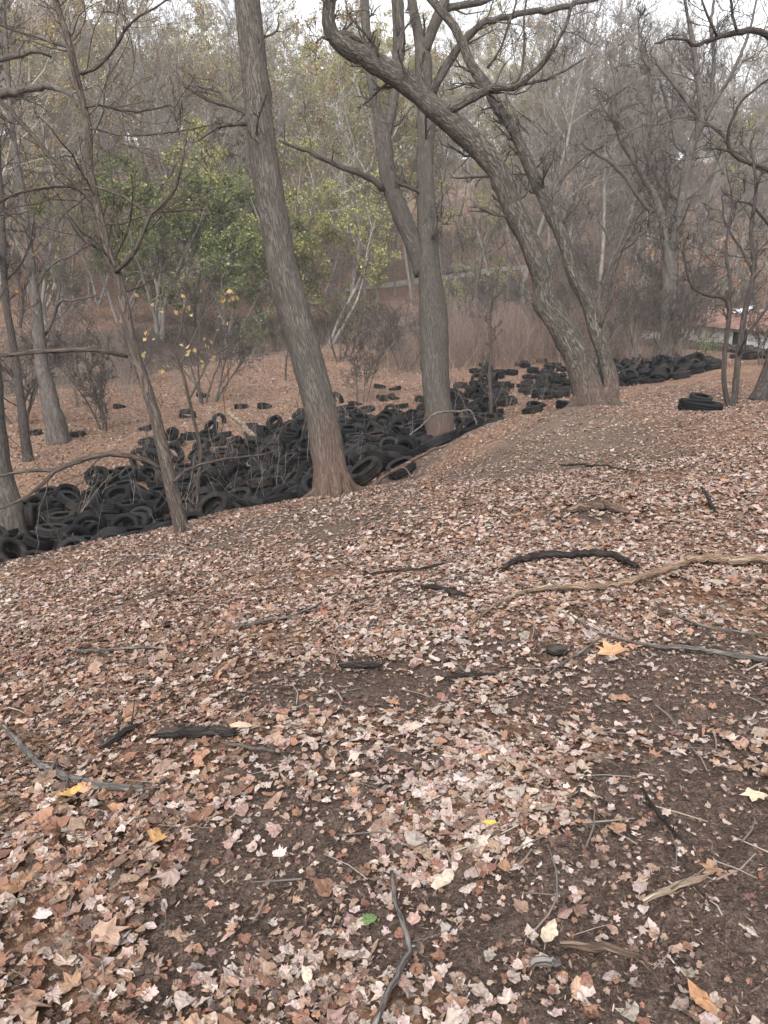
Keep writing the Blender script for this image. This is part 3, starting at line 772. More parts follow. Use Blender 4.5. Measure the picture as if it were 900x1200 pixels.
f 0 9.82 46.05 -3.19 0.062 0.134 0.214 0.966
l 2 -6.82 18.51 -4.17 0.243 -0.075 -0.27 -0.929
n 0 4.42 36.17 -3.27 0.804 0.377 -0.261 -0.378
r 2 10.18 33.03 -2.68 0.572 -0.08 0.042 0.815
m 1 -0.92 27.63 -3.65 0.503 0.855 -0.108 -0.064
o 3 -7.04 29.75 -4.25 0.259 0.026 -0.096 -0.961
m 1 -1.66 28.04 -3.72 0.063 -0.627 -0.727 -0.272
l 0 -3.11 24.44 -3.97 0.559 0.253 -0.081 -0.786
l 0 -2.38 16.59 -3.19 0.465 -0.481 -0.652 -0.356
m 3 -1.6 28.57 -3.7 0.818 0.538 -0.128 -0.161
n 2 4.11 28.17 -3.04 0.136 0.135 -0.043 -0.981
r 0 8.82 36.85 -3.05 0.326 0.868 0.341 0.156
l 0 -4.8 24.07 -3.92 0.436 0.039 0.48 -0.76
f 0 8.62 47.44 -3.29 0.574 -0.012 -0.038 0.818
r 1 13 36.51 -2.33 0.762 -0.007 -0.279 -0.584
o 0 -1.4 36.91 -4.07 0.684 0.051 0.054 0.725
m 0 0.13 30.66 -3.62 0.155 0.059 -0.925 -0.343
n 0 3.7 24.94 -2.83 0.102 0.956 0.229 0.151
o 0 -0.08 37.72 -3.93 0.606 0.155 0.193 0.756
l 0 -8.65 17.65 -4.42 0.816 -0.011 -0.014 0.578
m 2 -2.72 16.02 -3.21 0.402 0.7 0.354 -0.472
m 0 -2.44 19.45 -3.61 0.891 -0.401 -0.135 -0.162
n 0 0.87 29.18 -3.57 0.389 0.429 0.78 -0.237
l 0 -3.98 18.18 -3.67 0.388 0.09 0.857 -0.327
m 0 -3.9 26.64 -3.65 0.784 0.334 -0.309 -0.423
f 0 8.05 37.65 -3.24 0.054 -0.933 -0.199 0.295
r 3 11.43 42.37 -2.83 0.231 0.909 -0.28 -0.203
f 0 7.26 40.46 -3.62 0.993 -0.046 0.007 0.108
l 2 -7.63 23.47 -4.26 0.473 -0.006 0.016 -0.881
l 3 -10.22 19.11 -4.48 0.709 0.018 -0.041 -0.704
m 2 1.4 25.69 -3.13 0.165 0.088 0.112 -0.976
f 1 9.44 42.85 -3.44 0.17 -0.043 -0.006 0.985
f 3 7.68 41.49 -3.62 0.989 0.021 -0.035 -0.142
f 1 7.95 33.84 -2.94 0.243 -0.059 0.044 0.967
r 2 12.97 35.56 -2.41 0.165 0.212 -0.807 -0.527
m 1 -0.05 25.41 -3.61 0.223 0.053 0.01 -0.973
o 0 -0.23 42.01 -3.89 0.275 0.042 0.144 0.95
n 3 5.03 41.69 -3.45 0.305 -0.305 -0.653 -0.622
f 3 10.03 49.57 -3.21 0.369 -0.041 0.008 0.928
l 0 -2.76 13.63 -2.6 0.687 -0.002 -0.258 -0.679
l 3 -8.67 16.34 -4.19 0.661 0.53 -0.504 -0.167
n 1 3.5 31.77 -3.38 0.965 -0.025 -0.114 -0.234
n 3 -0.37 24.45 -3.73 0.182 0.778 0.517 -0.309
l 1 -7.21 20.72 -4.32 0.987 0.031 -0.011 -0.156
l 3 -5.48 19.38 -4.02 0.263 -0.311 -0.907 -0.111
m 3 -2.45 25.85 -3.79 0.213 0.507 -0.463 -0.695
r 3 11.65 41.52 -2.84 0.79 -0.436 -0.199 -0.382
l 3 -3.59 19.98 -3.86 0.685 0.706 -0.116 -0.138
f 3 9.57 33.44 -2.75 0.615 -0.018 -0.072 -0.785
o 0 0.59 41.29 -3.9 0.506 0.077 -0.128 -0.849
m 1 -5.04 23.96 -3.96 0.012 0.726 -0.644 0.241
o 2 0.51 37.89 -3.91 0.597 0.09 0.119 0.788
l 0 -8.33 24.02 -4.24 0.893 0.01 0.003 0.449
m 0 -2.36 27 -3.76 0.943 0.333 -0.007 0.019
n 0 3.2 33.1 -3.52 0.314 -0.051 -0.006 0.948
r 1 16.56 39.1 -2.35 0.901 -0.267 0.077 0.333
l 0 -4.55 21.81 -3.98 0.828 0.288 0.098 0.472
m 1 1.27 28.08 -3.44 0.787 0.075 -0.085 -0.607
n 3 3.33 35.68 -3.39 0.621 -0.039 0.236 -0.747
f 2 5.57 37.79 -3.42 0.275 -0.837 -0.467 0.073
l 1 -3.63 22.39 -3.91 0.174 0.841 -0.507 -0.075
m 3 -4.55 27.8 -3.82 0.337 0.699 -0.569 -0.273
m 1 -1.09 31.1 -3.65 0.028 0.972 -0.141 -0.186
r 0 11.32 39.76 -2.68 0.385 0.793 0.377 0.284
m 1 -5.33 23.25 -3.93 0.492 0.551 -0.486 -0.467
m 2 -5.63 32.19 -4.24 0.944 -0.042 -0.005 0.327
o 0 -8.43 27.38 -4.19 0.578 0.087 0.121 0.802
r 1 12.54 40.13 -2.53 0.006 -0.364 0.003 -0.931
m 0 -5.17 30.49 -4.05 0.852 -0.02 -0.029 -0.522
n 0 6.06 45.34 -3.38 0.341 -0.039 -0.191 -0.92
f 3 7.68 38.73 -3.46 0.895 -0.003 -0.03 -0.444
l 0 -3.11 21 -3.81 0.002 0.971 0.236 0.025
m 2 2.01 28.4 -3.43 0.009 -0.265 0.916 0.299
m 0 -6.75 16.28 -4.02 0.027 0.532 0.846 0.006
n 0 0.51 32.44 -3.75 0.085 -0.736 -0.67 0.052
n 0 5.45 44.6 -3.43 0.087 -0.242 -0.096 0.962
n 1 1.19 24.48 -3.43 0.453 -0.784 0.299 0.302
r 1 11.84 36.99 -2.47 0.071 -0.418 0.216 0.88
m 0 -4.84 22.05 -4.18 0.04 0.038 -0.006 -0.998
r 1 10.36 35.02 -2.81 0.556 0.01 -0.094 -0.826
l 3 -5.38 18.13 -4.16 0.984 -0.021 -0.036 0.174
m 0 -5.07 29.29 -4.02 0.493 -0.015 -0.032 0.869
e 0 21.2 42.97 -2.19 0.903 0.271 -0.109 -0.316
n 1 6.5 44.12 -3.51 0.999 0.024 -0.012 -0.048
n 0 2.68 30.41 -3.32 0.985 0.162 0.053 0.02
f 2 6.92 38.12 -3.53 0.145 -0.034 0.005 0.989
m 3 -0.31 29.36 -3.64 0.607 -0.453 -0.045 -0.651
m 0 1.92 25.14 -3.28 0.118 0.022 0.451 0.884
m 3 -4.56 22.89 -3.86 0.966 -0.19 -0.165 0.051
l 3 -3.01 18.22 -3.7 0.379 -0.67 -0.527 0.361
n 1 1.28 29.81 -3.54 0.769 0.151 0.106 0.613
f 0 8.47 41.56 -3.56 0.435 -0.039 -0.038 0.899
m 0 -1.49 20.42 -3.33 0.848 -0.051 -0.176 -0.497
f 0 7.29 32.61 -2.9 0.996 -0.056 -0.057 0.043
r 3 11.36 38.82 -2.87 0.198 -0.857 0.165 0.446
m 1 -1.55 24.04 -3.71 0.586 0.029 -0.027 -0.809
n 0 5.29 33.16 -3.24 0.588 0.028 -0.092 -0.803
o 0 -1.93 35.97 -4.09 0.38 0.057 -0.138 -0.913
l 3 -7.02 23.82 -4.22 0.724 0.018 0.003 -0.689
m 0 -3.08 29.89 -3.86 0.132 -0.136 0.213 0.959
m 2 1.14 30.54 -3.56 0.752 0.417 -0.045 0.508
n 0 5.41 46.39 -3.5 0.471 -0.014 -0.027 0.882
r 0 13.65 46.58 -3.04 0.079 0.022 0.967 0.241
l 1 -3.64 17.62 -3.56 0.897 0.02 0.36 0.254
m 2 -1.86 31.14 -3.83 0.899 -0.129 -0.305 0.288
l 3 -3.31 23.46 -4.08 0.991 -0.033 -0.016 0.131
f 0 9.59 45.72 -3.41 0.967 0.058 -0.011 -0.249
f 0 9.29 45.02 -3.48 0.966 0.02 -0.029 0.257
e 3 21.16 46.89 -2.71 0.977 -0.024 0.013 0.209
l 0 -10.83 20.89 -4.51 0.68 0.028 -0.033 0.732
m 3 -4.46 26.3 -4 0.441 0.021 -0.031 -0.897
n 0 1.83 29.9 -3.45 0.923 0.005 0.24 -0.302
r 2 12.2 40.23 -2.66 0.167 0.939 -0.208 -0.215
r 0 10.17 37.06 -2.93 0.916 -0.114 0.348 0.164
l 1 -5.29 23.01 -4.07 0.511 0.092 -0.175 0.837
n 1 4.78 36.4 -3.46 0.715 -0.011 -0.048 -0.697
n 0 6.32 48.94 -3.39 0.455 -0.008 -0.016 0.89
n 0 2.12 33 -3.64 0.803 -0.03 -0.052 0.592
r 0 11.52 32.87 -2.46 0.769 -0.089 -0.039 0.632
r 0 14.95 46.04 -2.79 0.389 0.743 0.38 -0.39
o 0 0.21 38.44 -3.92 0.414 0.084 -0.18 -0.888
o 3 -7.57 30.26 -4.28 0.173 0.017 0.098 0.98
l 0 -7.59 18.45 -4.36 0.966 0.021 -0.034 -0.255
n 3 6.3 47.43 -3.42 0.28 0.031 0.013 -0.959
n 1 3.91 29.95 -3.15 0.115 -0.055 0.991 -0.031
f 3 10.4 47.08 -3.24 0.939 0.03 -0.002 0.342
o 1 -3.77 34.34 -4.2 0.944 0.143 -0.044 -0.293
l 0 -2.44 21.19 -3.74 0.001 0.933 0.36 0.021
m 1 -4.49 19.12 -3.95 0.264 0.89 -0.359 -0.092
n 0 4.52 38.71 -3.46 0.012 0.697 -0.151 -0.701
n 0 6.82 45.77 -3.48 0.001 0.302 0.953 0.017
r 3 12.26 39.25 -2.7 0.012 -0.386 -0.077 0.919
m 1 0.13 23.04 -3.56 0.091 -0.064 -0.726 -0.679
e 1 21.48 44.19 -2.38 0.52 -0.062 -0.022 0.852
l 3 -7.39 17.13 -4.34 0.962 -0.001 -0.031 -0.27
m 2 -0.93 19.76 -3.36 0.178 -0.63 -0.27 0.706
l 1 -4.85 17.88 -3.92 0.894 0.048 0.268 0.356
m 3 -4.93 27.71 -4.06 0.068 -0.019 -0.003 0.997
n 0 4.53 40.07 -3.69 0.039 0.026 0.001 -0.999
r 3 13.08 38.51 -2.63 0.061 -0.665 0.36 0.652
l 3 -3.21 20.49 -3.83 0.178 -0.154 0.806 0.543
r 1 16.14 43.46 -2.49 0.679 0.629 0.245 0.289
l 2 -9.45 21.63 -4.44 0.617 0.01 -0.043 0.786
l 2 -6.39 23.1 -4.25 0.007 -0.971 0.239 -0.005
m 1 -2.22 16.71 -3.02 0.07 0.87 0.333 0.357
m 3 -1.46 29.07 -3.71 0.092 -0.266 0.677 0.68
n 3 5.92 38.45 -3.58 0.744 0.005 -0.05 -0.666
f 3 7.62 37.66 -3.44 0.104 0.033 -0.022 -0.994
m 0 0.41 27.52 -3.68 0.318 -0.547 0.728 0.263
r 0 10.18 33.83 -2.75 0.969 -0.041 -0.053 0.237
m 2 -2.97 28.5 -3.82 0.868 -0.233 0.268 0.346
r 1 13.27 36.38 -2.5 0.717 -0.313 -0.06 0.619
r 3 13.28 39.21 -2.52 0.264 -0.888 0.277 -0.255
l 2 -5.64 22.36 -4.24 0.628 0.008 -0.019 -0.778
r 3 12.95 40.99 -2.54 0.565 -0.265 0.184 -0.76
r 0 11.07 41.55 -3.09 0.626 0.161 -0.7 -0.305
m 3 -1.56 22.71 -3.7 0.969 0.003 -0.023 -0.245
m 1 -2.44 17.95 -3.47 0.619 0.294 0.409 0.602
m 0 0.11 29.61 -3.65 0.774 -0.29 0.11 -0.552
m 3 -1.29 18.2 -3.05 0.881 0.065 -0.425 0.198
m 1 -4.79 28.58 -4.02 0.948 0.036 -0.019 -0.315
n 0 6.01 44.73 -3.53 0.908 0.023 -0.017 -0.418
f 2 9.93 43.47 -3.43 0.776 -0.044 -0.035 0.629
m 3 -2.57 14.32 -2.77 0.058 -0.204 0.166 0.963
m 2 -1.5 26.38 -4 0.776 0.03 -0.029 0.629
m 1 -0.07 27.05 -3.59 0.455 -0.09 0.282 0.84
r 3 11.35 37.45 -2.79 0.609 0.467 -0.602 -0.219
n 2 2.06 34.18 -3.64 0.618 -0.036 -0.019 0.785
f 2 8.45 48.42 -3.31 0.906 -0.002 -0.04 -0.421
r 0 11.11 39.2 -2.97 0.294 0.717 -0.602 -0.193
f 0 8.92 49.17 -3.29 0.358 0.03 -0.029 -0.933
r 0 16.04 42.71 -2.52 0.547 -0.512 0.453 -0.483
m 3 -0.24 26.18 -3.62 0.45 0.159 -0.66 -0.581
n 0 5.52 36.26 -3.44 0.695 -0.017 -0.044 -0.718
r 3 12.14 34.07 -2.48 0.83 -0.113 -0.046 0.543
r 3 9.32 36.12 -2.91 0.003 0.166 -0.127 0.978
l 0 -6.1 19.1 -4.26 0.278 0.033 -0.033 -0.959
m 0 -0.34 18.56 -3 0.768 0.02 -0.243 -0.592
n 3 6.46 40.4 -3.6 0.681 -0.026 -0.024 -0.732
n 3 3.96 32.67 -3.38 0.939 -0.071 -0.061 0.332
f 3 8.42 38.36 -3.41 0.593 0.021 -0.038 -0.804
r 1 15.99 47.15 -2.98 0.426 0.004 -0.046 -0.903
r 1 12.59 34.96 -2.53 0.931 -0.133 -0.054 0.335
r 3 15.91 38.7 -2.2 0.081 0.798 0.597 0.004
l 0 -3.35 19.4 -3.92 0.089 -0.201 0.927 0.306
m 3 -2.3 30.13 -3.97 0.232 0.025 -0.001 -0.972
n 3 3.79 26.47 -2.98 0.332 0.129 -0.082 -0.931
f 0 7.06 33.44 -3.02 0.549 -0.082 0.005 0.832
r 1 16.05 37.63 -2.33 0.09 0.361 0.928 -0.031
r 0 9.81 36.94 -3.01 0.932 -0.086 0.229 0.267
m 1 -0.74 16.94 -2.81 0.361 0.164 -0.156 -0.905
r 3 15.37 37.59 -2.29 0.323 0.087 0.941 0.05
r 2 11.01 40.7 -3.04 0.051 -0.298 0.95 -0.07
n 1 5.08 38.78 -3.65 0.005 0.954 -0.297 0.029
f 1 8.37 35.03 -3.04 0.687 -0.089 0.006 0.721
f 0 9.55 44.16 -3.48 0.446 -0.047 -0.015 0.894
r 1 10.98 35.57 -2.63 0.453 0.133 0.229 -0.851
m 2 -4.39 23.63 -4.14 0.018 -0.059 0.998 0.005
m 0 -3.87 27.48 -3.79 0.605 0.444 -0.406 -0.521
m 0 -2.68 31.86 -3.88 0.648 -0.123 -0.23 -0.715
m 2 -2.09 23.56 -4.05 0.847 -0.025 -0.019 0.531
m 3 -1.96 14.83 -2.71 0.223 0.41 0.883 -0.055
m 0 -2.99 25.22 -4.07 0.503 0.025 -0.028 0.863
f 0 9.48 41.49 -3.46 0.188 -0.042 -0.006 0.981
f 2 7.67 31.6 -2.73 0.235 0.057 -0.103 -0.965
r 0 10.77 39.1 -3.03 0.099 -0.767 -0.576 0.267
r 3 14.83 38.16 -2.16 0.07 0.151 0.247 0.955
l 0 -3.98 16.94 -3.76 0.599 -0.728 -0.296 0.155
n 3 4.28 33.72 -3.42 0.754 -0.061 -0.026 0.653
r 0 9.36 34.27 -2.88 0.412 -0.066 0.015 0.909
l 1 -2.97 16.13 -3.2 0.067 -0.791 -0.601 -0.097
m 0 -1.62 21.01 -3.56 0.205 -0.927 -0.24 -0.202
m 0 -1.44 17.26 -3.01 0.16 0.184 0.237 -0.941
r 0 12.91 43.04 -2.9 0.625 0.012 -0.775 -0.097
m 3 3.29 23.82 -2.82 0.944 -0.13 -0.177 0.246
r 1 13.79 37.13 -2.46 0.248 0.795 -0.508 -0.222
r 0 15.55 41.85 -2.44 0.026 -0.915 -0.4 -0.05
l 0 -7.46 21.44 -4.31 0.01 0.03 0.027 -0.999
m 2 -3.84 30.45 -3.92 0.335 -0.087 -0.191 0.918
m 2 2.3 25.86 -3.1 0.234 -0.023 -0.324 0.917
m 3 -0.53 21.96 -3.64 0.695 -0.596 0.166 -0.367
n 0 5.58 42.6 -3.67 0.653 0.02 0.025 -0.756
r 1 11.69 34.66 -2.63 0.956 -0.047 -0.076 -0.281
r 0 13.49 38.48 -2.38 0.675 -0.287 0.265 -0.627
l 2 -6.07 25.68 -4.11 0.322 -0.028 -0.031 0.946
m 0 -0.76 23.16 -3.53 0.213 0.965 0.108 -0.108
f 0 7.78 35.86 -3.25 0.955 -0.053 -0.069 -0.284
f 3 7.5 36.62 -3.37 0.981 -0.056 -0.058 -0.176
f 2 7.1 31.13 -2.73 0.973 -0.106 -0.044 0.199
r 0 12.44 37.86 -2.58 0.189 0.74 0.595 0.251
l 1 -2.82 21.92 -4.01 0.362 0.022 0.003 -0.932
m 1 -0.15 22.46 -3.58 0.345 0.739 -0.048 -0.577
n 3 2.11 31.64 -3.63 0.505 -0.065 -0.024 0.861
n 1 5.25 37.03 -3.5 0.67 -0.016 -0.047 -0.741
f 2 8.49 34.31 -2.98 0.848 -0.075 -0.008 0.524
l 2 -5.79 20.81 -4.27 0.478 -0.02 -0.033 0.878
m 0 -1.01 27.06 -3.64 0.03 -0.99 0.141 -0.004
m 2 -1.74 17.73 -3.3 0.473 0.629 0.592 0.17
m 0 0.09 31.73 -3.69 0.819 -0.112 -0.269 -0.495
n 0 4.57 31.07 -3.1 0.452 0.068 -0.081 -0.886
r 3 12 40.21 -2.88 0.815 0.014 0.333 0.473
r 3 14 39.77 -2.31 0.846 -0.041 0.301 -0.438
l 1 -4.59 17.11 -3.88 0.883 -0.311 0.125 0.329
n 3 4.97 40.64 -3.64 0.727 -0.02 -0.021 0.686
f 2 7.21 34.97 -3.19 0.444 -0.069 0.046 0.892
r 0 10.79 37.63 -2.94 0.619 0.24 -0.09 0.743
r 3 14.16 39.27 -2.28 0.265 -0.267 0.618 0.691
r 0 14.96 37.07 -2.05 0.795 -0.025 0.449 0.408
m 0 -1.48 15.71 -2.83 0.265 -0.201 0.096 0.938
m 0 0.9 25.7 -3.49 0.885 -0.036 -0.096 0.455
m 0 -1.59 16.9 -2.98 0.13 -0.682 -0.631 -0.346
m 3 -2.47 29.07 -3.86 0.098 0.151 -0.977 -0.115
n 3 1.52 24.03 -3.35 0.316 0.017 0.299 -0.9
n 0 4.98 42.18 -3.69 0.616 0.011 0.003 -0.787
n 2 3.08 36.89 -3.52 0.946 0.029 0.288 0.147
r 1 10.57 41.68 -3.36 0.009 -0.049 0.021 0.999
m 0 -2.81 26.29 -3.98 0.332 0.027 -0.041 0.942
m 3 -3.19 30.89 -3.85 0.94 0.083 0.224 0.243
m 0 -1.65 26.8 -3.81 0.266 -0.132 0.153 0.943
r 1 16.72 39.86 -2.38 0.522 0.091 -0.21 0.822
r 3 14.36 37.29 -2.28 0.415 -0.066 -0.702 -0.575
r 3 15.19 38.62 -2.04 0.237 0.968 0.02 0.083
l 0 -10.14 19.9 -4.34 0.217 0.494 0.794 0.28
m 1 -0.27 27.96 -3.57 0.135 -0.332 -0.93 0.086
m 3 0.94 21 -2.88 0.218 -0.002 -0.123 0.968
m 0 -0.15 28.68 -3.69 0.347 0.495 -0.766 -0.219
r 3 11.61 41.01 -2.91 0.719 0.009 -0.073 -0.691
r 3 14.84 45.63 -2.85 0.091 -0.169 -0.19 -0.963
l 3 -2.89 16.89 -3.43 0.001 0.326 0.363 0.873
m 0 -3.58 26.74 -3.97 0.53 0.022 -0.025 -0.848
m 2 -1.37 17.53 -3.25 0.827 -0.194 -0.125 0.513
o 0 -5.85 28.47 -4.2 0.509 0.051 -0.086 -0.855
m 3 -0.21 19.89 -3.05 0.144 -0.061 -0.891 0.425
m 1 0.65 30.02 -3.65 0.112 0.511 -0.85 -0.061
m 0 -3.67 14.96 -3.24 0.854 0.424 0.25 0.168
l 3 -4.34 18.58 -3.89 0.187 0.237 -0.693 -0.655
l 2 -3.7 21.63 -3.89 0.833 -0.146 0.528 0.076
m 0 1.88 21.59 -2.84 0.663 0.049 -0.265 -0.698
m 2 -1.3 28.73 -3.75 0.853 0.474 -0.216 0.029
n 0 5.75 39.93 -3.62 0.79 -0.01 -0.031 0.612
l 3 -6.81 14.84 -4.07 0.927 0.175 0.331 -0.041
l 3 -3.8 13.06 -2.76 0.647 -0.002 -0.281 -0.709
m 2 -2.11 22.9 -4.03 0.997 -0.019 -0.015 -0.076
m 0 -2.38 27.42 -3.92 0.816 -0 -0.015 0.578
m 0 -2.27 25.24 -4.06 0.515 -0.009 -0.024 0.857
m 1 0.94 26.51 -3.48 0.993 -0.006 -0.077 0.091
r 0 11.24 38.15 -2.92 0.276 -0.102 -0.332 -0.896
r 3 11.65 39.58 -2.91 0.088 -0.368 0.878 0.293
r 0 12.53 43.12 -2.97 0.174 0.861 -0.259 -0.402
l 3 -5.04 13.63 -3.3 0.188 -0.937 -0.252 -0.154
m 3 -3.12 19.46 -3.86 0.922 -0.347 -0.172 0.017
m 2 -2.69 23.77 -4.09 0.993 -0.025 -0.028 0.11
f 0 9.89 40.91 -3.41 0.998 -0.021 -0.059 -0.015
r 0 17.07 40.76 -2.38 0.619 0.042 0.343 0.705
r 0 14.42 38.36 -2.45 0.726 0.353 0.371 0.459
r 0 13.08 34.36 -2.34 0.813 -0.121 -0.033 0.568
m 2 -0.39 17.78 -2.64 0.029 0.137 0.063 0.988
n 0 3.07 25.18 -3.09 0.838 -0.127 -0.134 0.513
r 1 10.15 36.16 -2.99 0.973 -0.079 -0.033 0.216
r 2 13.73 47.1 -3.15 0.335 -0.039 -0.039 0.941
r 0 14.73 39.97 -2.35 0.017 0.285 -0.954 -0.092
l 0 -3.98 23.05 -4.11 0.933 -0.017 -0.033 0.358
l 0 -4.14 22.14 -3.91 0.341 0.714 -0.558 -0.252
n 0 3.71 36.3 -3.56 0.992 -0.042 -0.049 0.106
r 1 14.09 37.76 -2.49 0.397 0.076 0.322 0.856
m 3 -3.29 32.24 -4.06 0.288 -0.045 0.021 0.956
n 2 3.06 34.27 -3.57 0.033 -0.071 0.997 -0.018
r 0 10.94 37.08 -2.76 0.035 0.638 -0.763 0.1
m 0 -4.48 31.05 -3.89 0.503 0.003 -0.286 0.816
f 0 8.68 40.84 -3.56 0.044 0.056 0.001 -0.997
r 1 14.42 36.23 -2.24 0.917 -0.181 0.191 0.298
r 3 12.14 44.27 -2.94 0.817 -0.043 -0.019 0.574
o 2 0.09 38.79 -3.97 0.072 0.007 -0.1 -0.992
o 3 1.09 32.44 -3.85 0.886 0.134 -0.066 -0.439
m 1 -0.95 27.14 -3.9 0.429 0.006 -0.031 0.903
m 0 -0.35 19.27 -3 0.054 -0.592 -0.787 -0.165
m 2 1.26 22.1 -3.31 0.479 0.115 -0.202 -0.846
m 3 -1.36 22.03 -3.48 0.705 -0.044 -0.356 -0.612
m 0 -1.36 19.57 -3.22 0.665 -0.274 -0.044 -0.694
f 0 8.21 36.58 -3.3 0.771 -0.008 -0.087 -0.63
r 1 14.99 39.03 -2.37 0.572 0.302 0.31 -0.697
l 0 -3.8 20.89 -3.96 0.94 -0.047 -0.266 0.209
m 0 -3.52 15.66 -3.41 0.144 -0.245 0.252 -0.925
r 0 13.57 41.35 -2.69 0.509 0.045 -0.064 -0.857
r 0 11.1 42.26 -3.16 0.395 0.602 0.67 0.179
m 3 -2.55 31.26 -3.99 0.513 0.013 -0.021 -0.858
m 0 0.47 28.35 -3.86 0.779 -0.024 -0.054 0.625
m 0 -0.7 30.32 -3.7 0.9 -0.225 -0.256 0.272
m 1 0.22 26 -3.61 0.32 0.502 -0.64 0.486
m 0 1.87 22.28 -3.08 0.419 0.121 -0.215 -0.874
n 0 4.29 37.99 -3.66 0.638 -0.044 0.007 0.769
f 1 9.59 39.65 -3.38 0.425 0.048 -0.062 -0.902
f 1 8.95 37.55 -3.29 0.937 -0.067 -0.037 0.34
r 0 18.11 42.42 -2.63 0.706 -0.043 -0.001 0.707
r 3 11.87 36.52 -2.87 0.917 -0.023 -0.076 -0.391
r 0 12.25 43.12 -3.01 0.862 -0.17 0.403 -0.256
m 0 -3.76 20.05 -3.99 0.484 0.127 -0.178 -0.847
m 2 0.17 20.29 -3.03 0.268 -0.112 0.783 0.55
n 2 2.35 27.89 -3.38 0.33 0.091 -0.281 -0.897
n 0 6.12 46.55 -3.47 0.849 0.017 -0.008 -0.527
n 0 3.02 35.92 -3.62 0.854 0.014 -0.062 -0.517
r 0 12.58 36.47 -2.77 0.178 -0.073 0.043 0.98
r 2 11.86 38.4 -2.81 0.346 -0.607 -0.71 -0.084
r 2 10.88 40.53 -3.26 0.026 -0.604 0.793 -0.08
e 3 21.49 43.39 -2.35 0.273 0.025 -0.04 -0.961
e 0 18.46 43.25 -2.65 0.011 0.992 -0.125 0.016
l 2 -5.84 23.43 -4.22 0.999 0.022 -0.028 0.02
m 2 -4.33 31.33 -4.09 0.985 -0.028 -0.026 -0.168
m 0 -2.13 20.55 -3.73 0.051 -0.031 0.998 -0.008
m 0 -5.06 26.69 -4.06 0.913 -0.007 -0.026 -0.407
n 3 2.34 26.14 -3.2 0.266 -0.566 0.758 0.185
n 0 3.74 27.24 -3.07 0.06 -0.143 0.028 0.987
n 0 1.6 26.58 -3.39 0.888 0.174 0.416 -0.085
r 3 12.71 37.61 -2.72 0.404 -0.269 -0.152 0.861
l 1 -8.34 18.47 -4.39 0.278 0.022 -0.002 -0.96
m 2 1.75 26.73 -3.48 0.586 -0.296 0.108 0.747
m 3 -3.72 31.65 -4.05 0.029 0.985 0.172 0.021
n 0 2.47 24.2 -3.23 0.728 0.086 -0.175 -0.657
r 1 14.26 46.08 -3.09 0.301 0.059 -0.013 -0.952
r 1 10.96 36 -2.89 0.686 -0.006 -0.079 -0.723
r 1 13.94 40.71 -2.65 0.55 0.272 -0.079 0.786
r 1 10.86 36.77 -3 0.865 -0.029 -0.075 -0.495
r 1 12.27 42.37 -3.01 0.157 -0.431 -0.877 0.141
r 0 13.27 44.63 -3.12 0.909 -0.04 -0.019 0.415
l 0 -6.08 15.96 -4.1 0.467 0.278 -0.04 0.838
l 2 -6.51 20.24 -4.34 0.032 -0.626 0.779 -0.01
m 3 -1.36 18.86 -3.24 0.342 -0.892 0.068 0.287
m 0 -0.62 28.71 -3.79 0.007 0.461 0.864 -0.202
m 0 1.84 28.78 -3.62 0.013 -0.992 0.082 -0.099
m 3 1.26 23.36 -3.55 0.59 -0.182 -0.017 0.786
m 3 -0.83 22.57 -3.76 0.959 0.241 0.147 0.024
n 2 4.02 37.15 -3.62 0.816 -0.016 -0.065 -0.574
r 3 13.87 36.06 -2.5 0.056 -0.103 0.099 0.988
r 0 14.84 47.62 -3.08 0.469 -0.02 0.021 0.883
r 0 14.77 37.87 -2.44 0.8 0.172 0.2 0.538
r 3 12.33 40.91 -2.71 0.246 -0.231 0.007 0.941
r 0 15.71 40.78 -2.47 0.351 0.673 -0.604 -0.242
r 0 11.77 38.7 -2.87 0.349 -0.656 -0.667 -0.056
r 3 9.66 38.67 -3.18 0.345 0.011 0.202 0.917
l 3 -6.08 16.67 -4.25 0.518 0.038 -0.014 -0.855
l 1 -10.54 17.44 -4.48 0.293 -0.019 -0.026 0.956
l 3 -7.16 19.29 -4.33 0.863 -0.002 -0.034 -0.505
l 0 -9.42 15.1 -4.26 0.807 0.15 -0.313 -0.477
l 0 -2.8 18.76 -3.74 0.446 -0.86 0.226 -0.102
l 1 -4.9 11.86 -2.75 0.035 -0.238 0.181 0.954
l 3 -9.05 14.31 -4.15 0.833 0.031 -0.33 -0.443
l 1 -6.35 13.7 -3.77 0.542 0.545 -0.613 -0.184
l 2 -7.01 18.09 -4.33 0.732 0.04 -0.027 -0.68
l 0 -10.7 16.99 -4.33 0.073 0.155 0.914 0.368
l 2 -10.37 16.44 -4.34 0.572 0.684 -0.19 0.411
l 3 -7.84 14.75 -4.29 0.454 -0.018 -0.002 0.891
l 3 -9.67 14.63 -4.14 0.864 0.383 -0.241 0.22
l 0 -10.03 16.66 -4.29 0.684 -0.51 0.476 -0.212
l 3 -8.89 15.1 -4.36 0.226 0.034 -0.054 -0.972
l 3 -10.03 17.46 -4.28 0.05 -0.287 0.014 -0.957
l 0 -4.25 16.57 -3.8 0.509 0.393 -0.561 0.521
l 0 -10.6 15.56 -4.33 0.844 -0.236 0.271 -0.397
l 0 -5.57 13.12 -3.36 0.087 -0.427 -0.869 -0.234
l 3 -7.53 14.1 -4.1 0.439 -0.212 -0.275 -0.828
l 2 -8.77 15.75 -4.23 0.532 -0.784 -0.308 -0.082
l 1 -9.81 14.03 -4.08 0.731 -0.048 0.012 0.681
l 0 -12.72 19.19 -4.4 0.452 0.014 0.713 0.536
l 0 -9.47 15.8 -4.48 0.127 -0.04 0.02 0.991
l 1 -5.51 14.88 -3.85 0.602 0.246 0.37 0.664
l 1 -9 16.29 -4.19 0.67 0.2 -0.703 0.13
